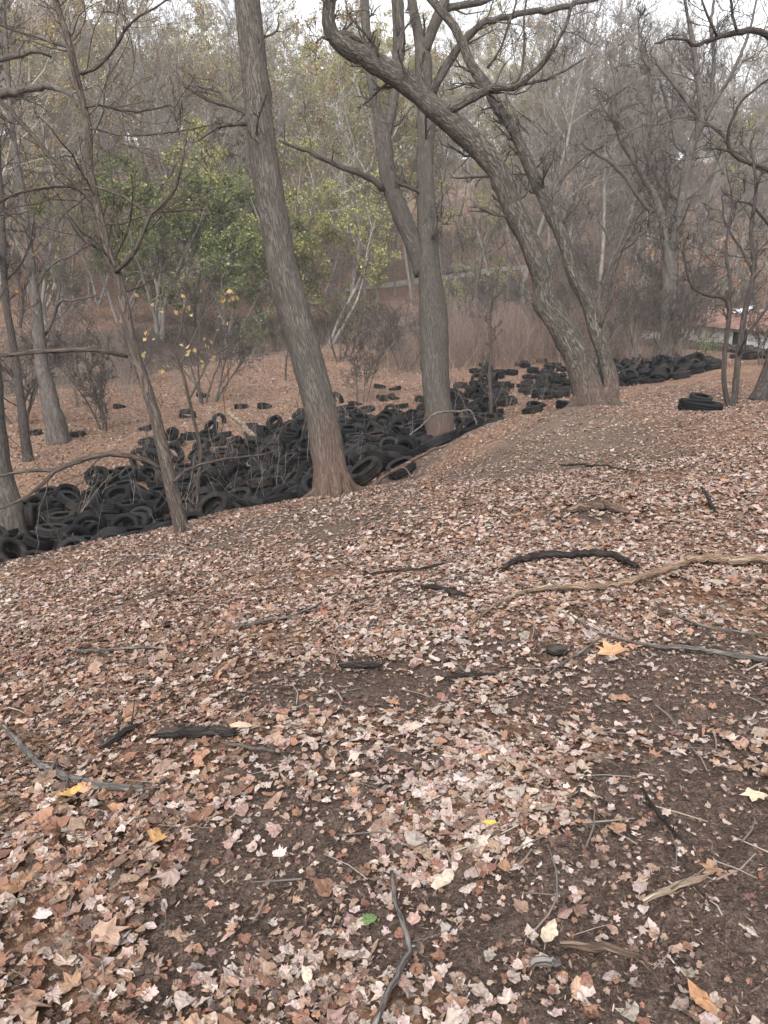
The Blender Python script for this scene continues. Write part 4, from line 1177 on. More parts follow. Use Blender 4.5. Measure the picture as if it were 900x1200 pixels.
l 1 -4.49 15.8 -3.78 0.007 0.851 0.247 0.463
l 1 -3.58 14.26 -3.17 0.54 -0.254 0.041 0.802
l 1 -6.4 14.66 -3.77 0.301 -0.516 -0.078 0.798
l 1 -4.26 14.77 -3.39 0.565 0.102 0.334 0.748
l 1 -7.49 13.38 -3.75 0.884 -0.358 0.249 0.169
l 1 -10.2 16 -4.33 0.755 -0.005 0.279 0.594
l 0 -9.7 16.24 -4.07 0.092 0.051 0.474 -0.874
l 0 -9.66 16.89 -4.27 0.535 0.814 0.168 0.152
l 0 -11.07 16.46 -4.31 0.837 -0.268 0.014 0.476
l 0 -10.91 18.91 -4.55 0.027 -0.522 0.852 -0.035
l 1 -8.64 13.51 -4.12 0.312 0.424 -0.84 -0.132
l 0 -8.29 13.37 -4.02 0.895 0.058 0.306 0.319
l 1 -6.88 13.72 -3.93 0.482 -0.32 0.557 0.596
l 0 -5.17 15.85 -3.83 0.708 -0.476 0.046 0.521
l 0 -10.38 15.1 -4.09 0.192 -0.58 -0.776 -0.156
l 0 -9.36 16.65 -4.26 0.469 -0.069 -0.713 -0.518
l 3 -8.55 14.87 -4.13 0.221 0.231 -0.914 -0.249
l 0 -9.07 15.65 -4 0.435 -0.543 0.714 -0.082
l 0 -9.98 15.47 -4.23 0.255 0.146 -0.533 0.793
m 0 -1.37 31.11 -3.93 0.221 0.04 -0.025 -0.974
m 0 -4.9 16.55 -3.99 0.236 -0.213 0.046 -0.947
m 1 -1.39 25.17 -4 0.999 -0.007 -0.032 -0.032
m 0 -0.55 21.06 -3.57 0.513 -0.493 0.035 0.702
m 0 -0.68 17.78 -2.96 0.965 -0.085 -0.231 -0.092
m 2 -3.49 18.01 -3.84 0.69 0.344 0.147 -0.619
m 0 0.37 31.24 -3.79 0.987 -0.015 -0.023 0.159
m 0 0.33 20.72 -3.05 0.744 0.333 0.151 0.559
m 0 -1.14 20.47 -3.53 0.166 0.951 0.254 0.067
m 1 0.11 25.36 -3.88 0.956 0.004 -0.053 0.288
m 1 0.04 21 -3.27 0.065 0.947 0.232 -0.211
m 0 2.58 27.3 -3.4 0.826 -0.095 -0.099 0.547
m 0 -5.22 17.42 -4.16 0.718 -0.028 -0.047 0.693
m 3 -3.18 16.37 -3.48 0.984 0.153 0.082 -0.044
m 3 -1.55 20.12 -3.66 0.683 -0.071 0.32 0.653
m 0 0.96 30.86 -3.75 0.989 -0.008 -0.039 0.141
m 1 -0.33 30.97 -3.81 0.68 0.026 -0.025 -0.732
m 1 -0.7 25.66 -3.95 0.505 0.036 -0.02 -0.862
m 1 -1.75 19.16 -3.5 0.41 0.036 0.236 0.88
m 2 -0.65 23.81 -3.67 0.946 -0.008 -0.032 -0.322
m 0 -3.2 15.34 -3.17 0.731 0.38 -0.428 0.371
m 1 0.21 23.96 -3.72 0.806 -0.224 -0.163 0.523
m 1 -3.98 15.3 -3.44 0.51 -0.494 0.695 0.111
m 2 -0.79 21.4 -3.7 0.585 -0.643 -0.488 0.072
m 1 -1.45 21.09 -3.77 0.244 -0.076 -0.278 0.926
m 3 1.45 27.33 -3.54 0.215 -0.968 -0.051 -0.121
m 1 -1.97 18.41 -3.33 0.43 0.183 -0.137 -0.873
n 1 1.06 28.78 -3.74 0.422 -0.067 -0.058 0.902
n 1 1.1 24.98 -3.55 0.506 0.044 0.174 0.844
n 0 6.49 41.46 -3.68 0.828 -0.02 -0.009 -0.56
n 3 1.94 24.66 -3.46 0.948 -0.073 -0.162 0.266
n 0 0.75 24.07 -3.57 0.013 -0.424 -0.135 -0.895
n 0 5.99 39.17 -3.62 0.855 -0.021 -0.033 0.516
f 0 8.83 36.23 -3.17 0.769 -0.015 -0.09 -0.633
r 1 12.87 42.23 -2.91 0.166 -0.162 -0.967 0.106
r 3 11.85 42.98 -3.09 0.95 0.129 0.222 0.178
r 0 9.6 37.88 -3.14 0.943 0.047 0.15 -0.294
r 2 12.8 35.87 -2.54 0.28 0.6 -0.746 -0.068
r 0 13.27 40.38 -2.76 0.729 0.183 0.208 0.626
r 3 12.34 35.74 -2.72 0.639 -0.001 -0.09 -0.764
r 2 15.29 45.08 -2.96 0.963 -0.039 -0.051 0.262
r 0 10.3 39.48 -3.29 0.231 -0.077 0.004 0.97
r 1 15.18 42.29 -2.58 0.915 0.28 0.155 -0.248
"""
# ---------------------------------------------------------------- tyres
TYRES = [l.split() for l in TYRE_DATA.strip().split('\n')]   # zone kind x y z qw qx qy qz seen
ZN = {'l': 'left', 'm': 'mid', 'n': 'narrow', 'f': 'flat', 'r': 'right', 'e': 'far', 'o': 'loose'}
KINDS = [(0.345, 0.112), (0.385, 0.132), (0.31, 0.10), (0.36, 0.128)]
def tyre_shape(R, w, seed):
    """a hollow casing turned about Z: beads, sidewalls, shoulder lugs, grooved tread, inner liner"""
    half = [(.600, .70), (.615, .80), (.66, .86), (.665, .90), (.70, .93), (.78, 1.0), (.86, 1.0), (.92, .95), (.925, .92), (.965, .84), (.99, .70), (1.0, .62), (1.0, .42), (.972, .38), (.972, .28), (1.0, .24), (1.0, .06), (.972, .03)]
    prof = half + [(r, -z) for r, z in half[::-1]] + [(.655, -.60), (.86, -.72), (.935, -.3), (.935, .3), (.86, .72), (.655, .60)]
    N = 60; P = np.array(prof); n = len(P); r0 = np.random.RandomState(seed)
    a = np.arange(N) * 2 * math.pi / N
    rad = np.repeat(P[None, :, 0] * R, N, 0); z = np.repeat(P[None, :, 1] * w, N, 0)
    lug = (P[:, 0] >= .964) & (P[:, 0] < 1.01)
    for k in range(N):
        if k % 3 == seed % 3: rad[k, lug & (np.abs(P[:, 1]) > .4)] *= .972
    rad *= 1 + 0.012 * np.sin(2 * a + seed)[:, None]                      # casings sag out of round
    z = z + (0.05 * w * np.sin(a * 2 + 1.3 * seed))[:, None] + (0.035 * w * np.sin(a * 3 + seed))[:, None]
    V = np.stack([rad * np.cos(a)[:, None], rad * np.sin(a)[:, None], z], -1).reshape(-1, 3)
    k = np.arange(N)[:, None]; q = np.arange(n)[None]; k2 = (k + 1) % N; q2 = (q + 1) % n
    F = np.stack([k * n + q, k2 * n + q, k2 * n + q2, k * n + q2], -1).reshape(-1, 4)
    return V, F
def simple_tyre(R, w):
    P = np.array([(.60, .70), (.67, .90), (.80, 1.0), (.93, .92), (1.0, .6), (.98, .3), (1.0, .2), (1.0, -.2), (.98, -.3), (1.0, -.6), (.93, -.92), (.80, -1.0), (.67, -.90), (.60, -.70), (.66, -.6), (.92, -.5), (.92, .5), (.66, .6)])
    N = 30; n = len(P); a = np.arange(N) * 2 * math.pi / N
    V = np.stack([P[None, :, 0] * R * np.cos(a)[:, None], P[None, :, 0] * R * np.sin(a)[:, None], np.repeat(P[None, :, 1] * w, N, 0)], -1).reshape(-1, 3)
    k = np.arange(N)[:, None]; q = np.arange(n)[None]; k2 = (k + 1) % N; q2 = (q + 1) % n
    return V, np.stack([k * n + q, k2 * n + q, k2 * n + q2, k * n + q2], -1).reshape(-1, 4)
SHAPES = [tyre_shape(R, w, i) for i, (R, w) in enumerate(KINDS)]
MATS = ['rubber_black', 'rubber_grey', 'rubber_dusty']
TYRE_ME = {(i, j): MB().add(*SHAPES[i]).mesh('tyre', M[MATS[j]]) for i in range(4) for j in range(3)}
LAND = {'left': [(70, 'at the far left end of the pile'), (200, 'in the pile left of the thin tree'), (300, 'in the pile just right of the thin tree'), (999, 'in the pile left of the straight trunk')],
        'mid': [(260, 'in the pile right of the thin tree'), (375, 'in the pile left of the straight trunk'), (500, 'between the straight trunk and forked tree'), (999, 'right below the forked tree')],
        'narrow': [(530, 'beside the forked tree'), (576, 'behind the slim sapling'), (999, 'in the tail of the pile past the slim sapling')],
        'flat': [(999, 'on the leaves just left of the leaning tree')],
        'right': [(745, 'in the mound next to the leaning tree'), (790, 'in the middle of the mound below the shed'), (999, 'at the right end of the mound below the shed')],
        'far': [(999, 'in the small heap right of the saplings')],
        'loose': [(160, 'alone on leaves by the left trees'), (240, 'loose on leaves behind the thin tree'), (300, 'loose on leaves behind the pale log'), (380, 'loose on leaves behind the straight trunk'), (500, 'loose on leaves behind the pile, left of the forked tree'), (680, 'apart on leaves near the leaning tree'), (999, 'apart on leaves before the mound')]}
def to_px(p):
    q = np.array(p) - CAM; dz = q[1] * CP - q[2] * SP
    return 450 + FPX * q[0] / dz, 600 - FPX * (q[1] * SP + q[2] * CP) / dz, dz
def lay_tyres():
    rows, rest = [], MB()
    rt = np.random.RandomState(4)
    for i, t in enumerate(TYRES):
        zone, k = ZN[t[0]], int(t[1]); p = [float(v) for v in t[2:5]]; q = Quaternion([float(v) for v in t[5:9]]); q.normalize()
        tint = int(rt.choice(3, p=[.5, .3, .2]))
        if i >= 300:
            V, F = simple_tyre(*KINDS[k]); Mx = np.array(q.to_matrix()); rest.add(V @ Mx.T + np.array(p), F, V, None, tint); continue
        ax = q @ Vector((0, 0, 1)); view = (Vector(p) - Vector(CAM)).normalized()
        px, py, d = to_px(p)
        pose = 'lying flat' if abs(ax.z) > .88 else ('tilted' if abs(ax.z) > .5 else 'standing on edge')
        face = 'its hole towards the bank' if abs(ax.dot(view)) > .55 else ('tread showing' if pose != 'lying flat' else '')
        land = next(s for x, s in LAND[zone] if px < x)
        rows.append([i, zone, k, tint, p, q, px, py, d, pose, face, land])
    # front / rear row of every stretch, by the tyre's distance
    for land in set(r[11] for r in rows):
        rr = sorted([r for r in rows if r[11] == land], key=lambda r: r[8])
        for n, r in enumerate(rr): r.append('' if len(rr) < 5 else ('front ' if n < len(rr) / 3 else ('' if n < 2 * len(rr) / 3 else 'rear ')))
    byl = {}
    for r in rows:
        lab = ' '.join(w for w in [r[12].strip(), ['black', 'grey', 'dusty'][r[3]], ['', 'wide', 'small', ''][r[2]], 'tyre', r[9] + (',' if r[10] else ''), r[10], r[11]] if w)
        byl.setdefault(lab, []).append(r)
    for lab, rr in byl.items():
        rr.sort(key=lambda r: r[6])
        for n, r in enumerate(rr):
            l = lab
            if len(rr) == 2: l = lab + ', ' + ['left', 'right'][n] + ' one'
            elif len(rr) == 3: l = lab + ', ' + ['leftmost', 'middle', 'rightmost'][n] + ' one'
            w = l.split()
            if len(w) > 16: l = l.replace(' towards the bank', ' showing').replace('its hole showing', 'hole showing'); w = l.split()
            o = link('tyre', TYRE_ME[r[2], r[3]]); o.location = r[4]; o.rotation_mode = 'QUATERNION'; o.rotation_quaternion = r[5]
            o.scale = (1, float(rt.uniform(.95, 1)), float(rt.uniform(.9, 1.05)))
            tag(o, ' '.join(w[:16]), 'tyre', 'old tyres dumped below the bank')
    tag(rest.build('tyre_heap', [M[m] for m in MATS]), kind='stuff')
    # a few leaves that settled on the tyres
    mb = MB(); n = 0
    for r in rows:
        if rt.uniform() < .30:
            ax = r[5] @ Vector((0, 0, 1)); R, w = KINDS[r[2]]
            if ax.z < 0: ax = -ax
            if ax.z < .75: continue
            a = rt.uniform(0, 6.28); q = r[5] @ Vector((math.cos(a) * R * .8, math.sin(a) * R * .8, 0)) + ax * w + Vector(r[4])
            scatter(mb, leaf_proto('beech', 500 + n % 3, False), np.array([q.x]), np.array([q.y]), np.array([.045]), pick([TAN, CREAM, RUST], [2, 1, 1], 1), z=np.array([q.z]), nrm=np.array([tuple(ax)])); n += 1
    tag(mb.build('leaves_on_tyres', M['leaf_dry'], smooth=False), kind='stuff')
lay_tyres()

def lone_tyres():
    # the big tyre lying by itself at the right, another standing behind it
    P, d = ground_at(820, 482)
    k = 480; V, F = tyre_shape(0.50, 0.135, 2)
    o = MB().add(V, F).build('tyre', M['rubber_black']); o.location = (P[0], P[1], float(height(P[0], P[1])) + .11); o.rotation_euler = (math.radians(3), math.radians(5), .6)
    tag(o, 'large black tyre lying by itself on the leaves beside the two saplings', 'tyre', 'tyres apart from the pile')
    P2, d2 = ground_at(832, 474)
    o = MB().add(*tyre_shape(0.29, 0.09, 1)).build('tyre', M['rubber_grey']); o.location = (P2[0] + .05, P2[1] + .72, float(height(P2[0], P2[1] + .72)) + .05); o.rotation_euler = (math.radians(10), math.radians(5), .3)
    tag(o, 'smaller tyre lying just behind the large lone tyre', 'tyre', 'tyres apart from the pile')
    P3, d3 = ground_at(391, 574)
    o = MB().add(*tyre_shape(0.33, 0.105, 3)).build('tyre', M['rubber_black']); x, y = P3[0] + .12, P3[1] + .42
    o.location = (x, y, float(height(x, y)) + .16); o.rotation_euler = (math.radians(-24), math.radians(-8), .2)
    tag(o, 'black tyre half buried against the foot of the straight trunk', 'tyre', 'tyres apart from the pile')
lone_tyres()
# ---------------------------------------------------------------- trees whose stems are followed from the photograph, each at its own distance
def stem3d(pts, d0, d1=None, n=None, r=rng):
    """pts (px, py, width in px) from base to tip, distance from d0 at the base to d1 at the tip -> (1,S,3), (1,S)"""
    d1 = d0 if d1 is None else d1
    q = []; m = len(pts) - 1
    for i, (px, py, w) in enumerate(pts):
        d = d0 + (d1 - d0) * i / m
        q.append([*at(px, py, d), w * d / FPX * 0.5])
    L = sum(math.dist(a[:3], b[:3]) for a, b in zip(q[:-1], q[1:]))
    n = n or max(6, int(L / 0.22))
    s = spline(q, n)
    return s[None, :, :3], np.maximum(s[None, :, 3], 0.003)
def lumps(S, sides, r, amt, knots=0, P=None):
    a = np.arange(sides) * 2 * math.pi / sides; u = np.arange(S)[:, None]
    ph = r.uniform(0, 6.28, 6)
    l = 1 + amt * (0.5 * np.sin(2 * a[None] + u * .35 + ph[0]) + .35 * np.sin(3 * a[None] - u * .23 + ph[1]) + .3 * np.sin(u * .9 + ph[2] + a[None]) + .25 * np.sin(u * 1.7 + ph[3]))
    l = l + r.normal(size=(S, sides)) * amt * .4
    for _ in range(knots):
        c, b = r.uniform(2, S - 2), r.uniform(0, 6.28)
        l = l + r.uniform(.12, .3) * np.exp(-((u - c) / 1.0) ** 2) * np.exp(-((np.angle(np.exp(1j * (a[None] - b)))) / .5) ** 2)
    return l[None]
def flare(P, R, h, k, sides, lob=4, ph=0.0):
    """root flare: wider, lobed towards the ground"""
    z = np.concatenate([[0], np.cumsum(np.linalg.norm(np.diff(P[0], axis=0), axis=1))])
    g = np.exp(-z / h)[None, :, None]; a = np.arange(sides) * 2 * math.pi / sides
    return 1 + g * k * (1 + .55 * np.sin(lob * a + ph)[None, None])
def snap_base(P, sink=0.12):
    x, y, z = P[0, 0]; zg = float(height(x, y)) - sink
    if zg < z:                                            # carry the stem on down into the soil
        T = P[0, 0] - P[0, 1]; T = T / abs(T[2]) if abs(T[2]) > 1e-3 else np.array([0, 0, -1.0])
        n = max(2, int((z - zg) / .2) + 1); ext = [P[0, 0] + np.array([T[0] * .3, T[1] * .3, -1]) * f for f in np.linspace(z - zg, 0, n, endpoint=False)]
        return np.concatenate([np.array(ext), P[0]])[None], n
    return P, 0
def set_origin(root, parts, loc):
    for o in parts:
        o.data.transform(Matrix.Translation(-Vector(loc)))
    root.location = loc
def hand_tree(name, label, cat, stems, mat, branches=(), twigs=(0, 0), group=None, sides=14, amt=.05, knots=4, flare_k=.35, leaves=None, up=.12, tl=(.9, 2.0), tw_S=7, seed=1, roots=0):
    """stems / branches: (pts, d0, d1).  Each stem is a part 'trunk', everything thinner a part 'crown'"""
    r = np.random.RandomState(seed); root = thing(name, label, cat, group=group); parts = []
    cr = MB(); allP = []
    for q, (pts, d0, d1) in enumerate(stems):
        P, R = stem3d(pts, d0, d1)
        if q == 0 or pts[0][1] > 400:
            P, n = snap_base(P); R = np.concatenate([np.full((1, n), R[0, 0]), R], 1)
            if q == 0: loc = P[0, 0].copy()
        l = lumps(P.shape[1], sides, r, amt, knots) * (flare(P, R, .28 + R[0, 0] * .5, flare_k, sides, ph=seed) if (q == 0 or pts[0][1] > 400) else 1)
        mb = tubes(MB(), P, R, sides, lump=l, cap=True, zoff=0.0 if pts[0][1] > 400 else 6.0); parts.append(mb.build('trunk', mat, root)); allP.append((P, R, .35))
    for q in range(roots):                                # roots that ride out of the ground and dive back in
        R0 = allP[0][1][0, 0]; a = 6.283 * (q + r.uniform(-.3, .3)) / roots + seed; ln = R0 * r.uniform(2.6, 4.8); u = np.linspace(0, 1, 10)
        x = loc[0] + np.cos(a + .5 * u * r.uniform(-1, 1)) * (R0 * .45 + u * ln); y = loc[1] + np.sin(a + .5 * u * r.uniform(-1, 1)) * (R0 * .45 + u * ln)
        rad = R0 * (.42 * (1 - u) ** 1.3 + .05); z = height(x, y) + R0 * 1.3 * np.exp(-u * 5.0) - rad * (.1 + .9 * u) 
        parts.append(tubes(MB(), np.stack([x, y, z], -1)[None], rad[None], 10, lump=lumps(10, 10, r, .1, 2), cap=True).build('root', mat, root))
    for pts, d0, d1 in branches:
        P, R = stem3d(pts, d0, d1); P[0, 1:] += r.normal(size=P[0, 1:].shape) * R.mean() * .22
        tubes(cr, P, R, 8, lump=lumps(P.shape[1], 8, r, .07, 2), cap=True, zoff=6.0); allP.append((P, R, .05))
    tips = []; d0_ = stems[0][1]
    if twigs[0]:
        for P, R, t0 in allP:
            L = np.linalg.norm(np.diff(P[0], axis=0), axis=1).sum()
            n = int(max(3, L * twigs[0] * 1.8))
            a, b = sprout(P, R, n, (t0, 1.0), tl, (30, 75), up, .2, tw_S, .30, .3, .00048 * d0_, .45, True, r)
            b = np.minimum(b, .0016 * d0_)
            tubes(cr, a, b, 5, zoff=6.0)
            if twigs[1]:
                a2, b2 = sprout(a, b, twigs[1], (.15, 1), (.3, .65), (28, 65), up, .28, 5, .62, .4, .00034 * d0_, .4, False, r); tubes(cr, a2, b2, 4, zoff=6.0)
                a3, b3 = sprout(a2, b2, 4, (.2, 1), (.35, .7), (25, 60), up, .25, 4, .65, .5, .00026 * d0_, .4, False, r); tubes(cr, a3, b3, 3, zoff=6.0)
                tips += [a2, a3]
    mats = [mat]
    if leaves:
        cols, prob, K, size = leaves
        pts = np.concatenate([t.reshape(-1, 3) for t in tips]); pos = pts[r.choice(len(pts), K)] + r.normal(size=(K, 3)) * .04
        leaf_quads(cr, pos, size, pick(cols, prob, K, r), 1, r, .75); mats = [mat, M['leaf_live']]
    if cr.n: parts.append(cr.build('crown', mats, root))
    set_origin(root, parts, loc)
    return root

# the thin leaning tree on the crest, left
hand_tree('thin_tree', 'thin leaning tree with arching side branches on the crest at left', 'tree',
    [([(214, 622, 15.8), (205, 590, 15), (197, 555, 14.5), (185, 500, 13.6), (171, 452, 13.2), (157, 412, 12.3), (147, 367, 11.9), (137, 321, 11.4), (127, 298, 10.6), (115, 247, 9.68), (108, 213, 9.24), (104, 180, 8.8), (104, 150, 8.36), (92, 100, 8.36), (82, 55, 7.92), (65, 0, 7.04), (45, -70, 6.16), (30, -150, 4.4)], 10.6, 11.5)],
    M['bark_brown'],
    [([(135, 318, 5.72), (148, 308, 5.72), (165, 282, 5.28), (176, 252, 4.4), (202, 228, 3.52), (213, 195, 2.64), (220, 150, 1.76)], 10.9, 10.2),
     ([(110, 238, 7.04), (88, 215, 6.6), (65, 192, 6.16), (40, 160, 5.72), (0, 118, 5.28), (-40, 80, 4.4)], 11.1, 11.6),
     ([(95, 86, 5.28), (117, 77, 4.4), (135, 55, 3.96), (155, 25, 3.08), (192, 3, 2.2), (215, -18, 1.76)], 11.3, 10.6),
     ([(84, 56, 3.52), (62, 50, 3.52), (40, 42, 2.64), (0, 30, 1.94), (-30, 14, 1.76)], 11.4, 12.2),
     ([(106, 150, 2.64), (135, 157, 2.46), (160, 159, 2.2), (210, 154, 1.94), (262, 143, 1.32)], 11.2, 10.4),
     ([(101, 125, 3.08), (115, 123, 2.64), (135, 128, 2.64), (170, 130, 2.2), (200, 122, 1.32)], 11.2, 11.9),
     ([(149, 418, 4.4), (137, 414, 5.28), (125, 411, 5.72), (88, 409, 5.72), (35, 413, 5.28), (0, 417, 4.4), (-40, 420, 3.52)], 10.8, 10.0),
     ([(190, 550, 5.28), (175, 541, 5.72), (160, 536, 6.16), (133, 532, 6.16), (107, 535, 6.16), (85, 543, 6.16), (67, 551, 5.72), (45, 571, 4.4), (21, 589, 3.08), (-10, 600, 2.2)], 10.7, 10.1),
     ([(67, 551, 4.4), (48, 551, 3.96), (27, 552, 3.52), (0, 558, 3.08), (-30, 562, 2.64)], 10.3, 10.6),
     ([(203, 564, 3.52), (212, 555, 3.52), (235, 544, 3.08), (270, 537, 2.64), (300, 534, 2.11), (326, 527, 1.32)], 10.6, 11.4),
     ([(124, 262, 2.64), (145, 262, 2.64), (175, 250, 2.46), (219, 246, 1.94), (250, 246, 1.23)], 11, 10.5),
     ([(113, 219, 3.52), (140, 228, 3.52), (172, 248, 2.64), (176, 250, 1.32)], 11, 10.7),
     ([(112, 222, 4.4), (90, 219, 4.4), (62, 218, 4.4), (40, 222, 3.96), (16, 227, 3.52), (-5, 240, 3.52)], 11.1, 11.8),
     ([(113, 290, 1.94), (100, 283, 2.64), (85, 265, 2.46), (76, 247, 1.41)], 10.95, 10.6)],
    twigs=(1.5, 3), sides=12, amt=.035, knots=5, flare_k=.25, roots=4, seed=3, leaves=([(.42, .27, .06), (.33, .2, .05)], [1, 1], 36, .055))
# the straight trunk in front of the pile
hand_tree('straight_tree', 'straight grey trunk with a rust-stained foot before the tyre pile', 'tree',
    [([(391, 578, 38), (389, 560, 37), (384, 530, 37), (380, 500, 37.5), (372, 465, 37), (363, 430, 37), (350, 385, 36.5), (336, 340, 37), (329, 305, 35), (325, 280, 34.5), (317, 235, 34), (311, 200, 33), (305, 150, 32), (300, 100, 31), (295, 50, 31), (290, 0, 30), (284, -80, 28), (280, -180, 24), (270, -300, 18)], 13.1, 13.6)],
    M['bark_grey'],
    [([(295, 146, 5), (280, 146, 5), (260, 147, 4.5), (247, 153, 4), (233, 166, 2.5)], 13.5, 12.8),
     ([(292, 137, 8), (286, 131, 6), (270, 124, 5), (255, 120, 5), (235, 112, 4.5), (220, 103, 4), (208, 92, 2.5)], 13.5, 14.2),
     ([(268, 124, 3.5), (255, 106, 3), (240, 104, 2.5), (228, 98, 2)], 13.8, 13.8),
     ([(284, -90, 14), (330, -150, 11), (380, -240, 7)], 13.5, 12), ([(283, -60, 12), (230, -140, 9), (160, -220, 6)], 13.5, 14.5)],
    twigs=(.45, 3), sides=20, amt=.03, knots=8, flare_k=.45, roots=5, seed=5, tl=(.5, 1.3))
# the tree that forks, standing in the tyres
hand_tree('forked_tree', 'tall tree forking into two grey stems out of the tyre pile', 'tree',
    [([(517, 506, 33), (515, 485, 32), (511, 450, 32.5), (509, 400, 33), (507, 360, 32), (504, 330, 29), (502, 300, 26), (501, 264, 24), (499, 225, 21), (498, 187, 20), (500, 140, 20), (497, 100, 20), (496, 70, 20), (492, 45, 14), (484, 9, 11), (478, -40, 10), (470, -120, 8)], 24.5, 25.5),
     ([(496, 322, 20), (489, 299, 20), (478, 270, 21), (469, 249, 22), (461, 228, 21), (456, 212, 20), (452, 185, 19), (449, 158, 18), (443, 133, 12), (438, 109, 12), (433, 78, 11.5), (430, 47, 11), (427, 0, 10), (424, -70, 8)], 24.9, 24.2),
     ([(451, 165, 12), (455, 148, 12), (459, 131, 11.5), (464, 93, 12), (467, 47, 14), (466, 0, 14), (464, -90, 10)], 24.5, 25.2),
     ([(497, 62, 13), (504, 42, 13), (512, 22, 13), (521, 0, 12), (530, -60, 9)], 25.2, 24.8)],
    M['bark_grey'],
    [([(449, 222, 10), (441, 214, 8), (432, 208, 8), (422, 204, 7.5), (406, 198, 7), (391, 191, 6.5), (375, 184, 6), (360, 177, 5.5), (345, 172, 4.5), (328, 165, 3.5)], 24.6, 23.5),
     ([(506, 112, 11), (510, 98, 11), (519, 82, 11), (528, 68, 10), (536, 56, 9), (545, 46, 8.5), (565, 28, 8), (580, 23, 8), (596, 19, 7.5), (624, 14, 7), (660, 9, 6.5), (695, 0, 5), (720, -12, 3)], 25.2, 23.6),
     ([(521, 12, 8), (545, 6, 8), (570, 0, 7), (600, -16, 5)], 25, 26),
     ([(507, 280, 4), (514, 250, 3.5), (517, 262, 2.5), (528, 262, 1.6)], 24.5, 23.7),
     ([(500, 230, 5), (486, 222, 4), (470, 217, 3), (464, 212, 2)], 25, 24.2),
     ([(462, 148, 3), (470, 143, 2.5), (474, 135, 2), (474, 147, 1.5)], 24.5, 24.2)],
    twigs=(.55, 3), sides=16, amt=.045, knots=6, flare_k=.14, seed=8, tl=(.8, 2.2))
# the leaning twin tree on the crest
hand_tree('leaning_tree', 'leaning double tree with one thick shaggy stem and one thin knobbly stem', 'tree',
    [([(692, 476, 40), (689, 455, 37), (684, 438, 34), (679, 422, 33.3), (668, 402, 30.6), (660, 388, 28.8), (650, 370, 27), (640, 355, 25.2), (636, 330, 24.3), (627, 300, 24.3), (614, 270, 24.3), (603, 247, 24.3), (585, 203, 23.4), (560, 172, 24.3), (534, 149, 26.1), (512, 130, 25.2), (494, 113, 24.3), (466, 90, 24.3), (435, 70, 21.6), (410, 58, 19.8), (392, 44, 17.1), (385, 24, 16.2), (386, 0, 15.3), (390, -50, 12.6), (400, -120, 9)], 19.6, 18.6),
     ([(715, 474, 21), (716, 455, 17.5), (713, 435, 16.5), (707, 415, 16.2), (701, 395, 15.3), (695, 375, 15.3), (690, 358, 15.8), (682, 342, 15.3), (675, 330, 16.2), (670, 318, 14.4), (664, 295, 14.4), (657, 272, 15.3), (645, 246, 14.4), (632, 220, 13.5), (622, 200, 13.5), (613, 178, 12.6), (605, 160, 12.6), (595, 143, 11.7), (585, 128, 12.6), (575, 108, 11.7), (565, 94, 13.5), (556, 82, 10.8), (548, 66, 10.8), (542, 50, 9.9), (534, 34, 9.9), (525, 22, 9.9), (505, -2, 9.9), (480, -40, 8.1), (460, -90, 6.3)], 19.9, 20.6)],
    M['bark_rough'],
    [([(526, 130, 11.7), (540, 122, 10.8), (559, 112, 10.3), (570, 105, 9.9), (582, 102, 9), (594, 103, 8.1), (606, 101, 8.1), (615, 95, 7.2), (624, 86, 7.2), (633, 78, 6.75), (642, 68, 6.3), (652, 50, 5.4), (665, 26, 4.5), (672, 0, 2.7)], 18.8, 17.8),
     ([(600, 102, 4.05), (620, 97, 3.6), (640, 93, 3.15), (662, 82, 2.7), (686, 68, 1.62)], 18.3, 18.9),
     ([(604, 100, 3.6), (612, 78, 3.15), (614, 50, 2.88), (614, 20, 2.25), (618, -10, 1.8)], 18.4, 18.0),
     ([(571, 80, 3.15), (585, 60, 2.7), (596, 30, 2.7), (606, 0, 1.98)], 19.8, 19.3),
     ([(592, 108, 2.7), (600, 128, 2.34), (612, 150, 1.98), (620, 158, 1.35)], 18.3, 18),
     ([(645, 236, 4.05), (655, 218, 3.6), (668, 198, 3.15), (690, 180, 2.7), (706, 172, 1.8)], 20.2, 20.8),
     ([(390, 46, 10.8), (402, 40, 9.9), (418, 48, 8.1), (424, 52, 4.5)], 18.7, 18.9),
     ([(385, 46, 4.5), (377, 44, 2.7), (370, 50, 1.8)], 18.6, 18.2),
     ([(702, 385, 4.5), (710, 364, 4.5), (714, 345, 4.05), (720, 318, 3.6), (728, 296, 3.15), (738, 276, 2.7), (755, 258, 2.25), (772, 238, 1.44)], 19.9, 19.0),
     ([(722, 312, 2.7), (716, 288, 2.34), (704, 262, 1.98), (698, 244, 1.35)], 19.5, 19.9),
     ([(728, 294, 2.34), (745, 282, 1.98), (752, 262, 1.44)], 19.3, 18.8)],
    twigs=(.85, 4), sides=20, amt=.085, knots=34, flare_k=.05, roots=5, seed=12, tl=(.7, 2.0))
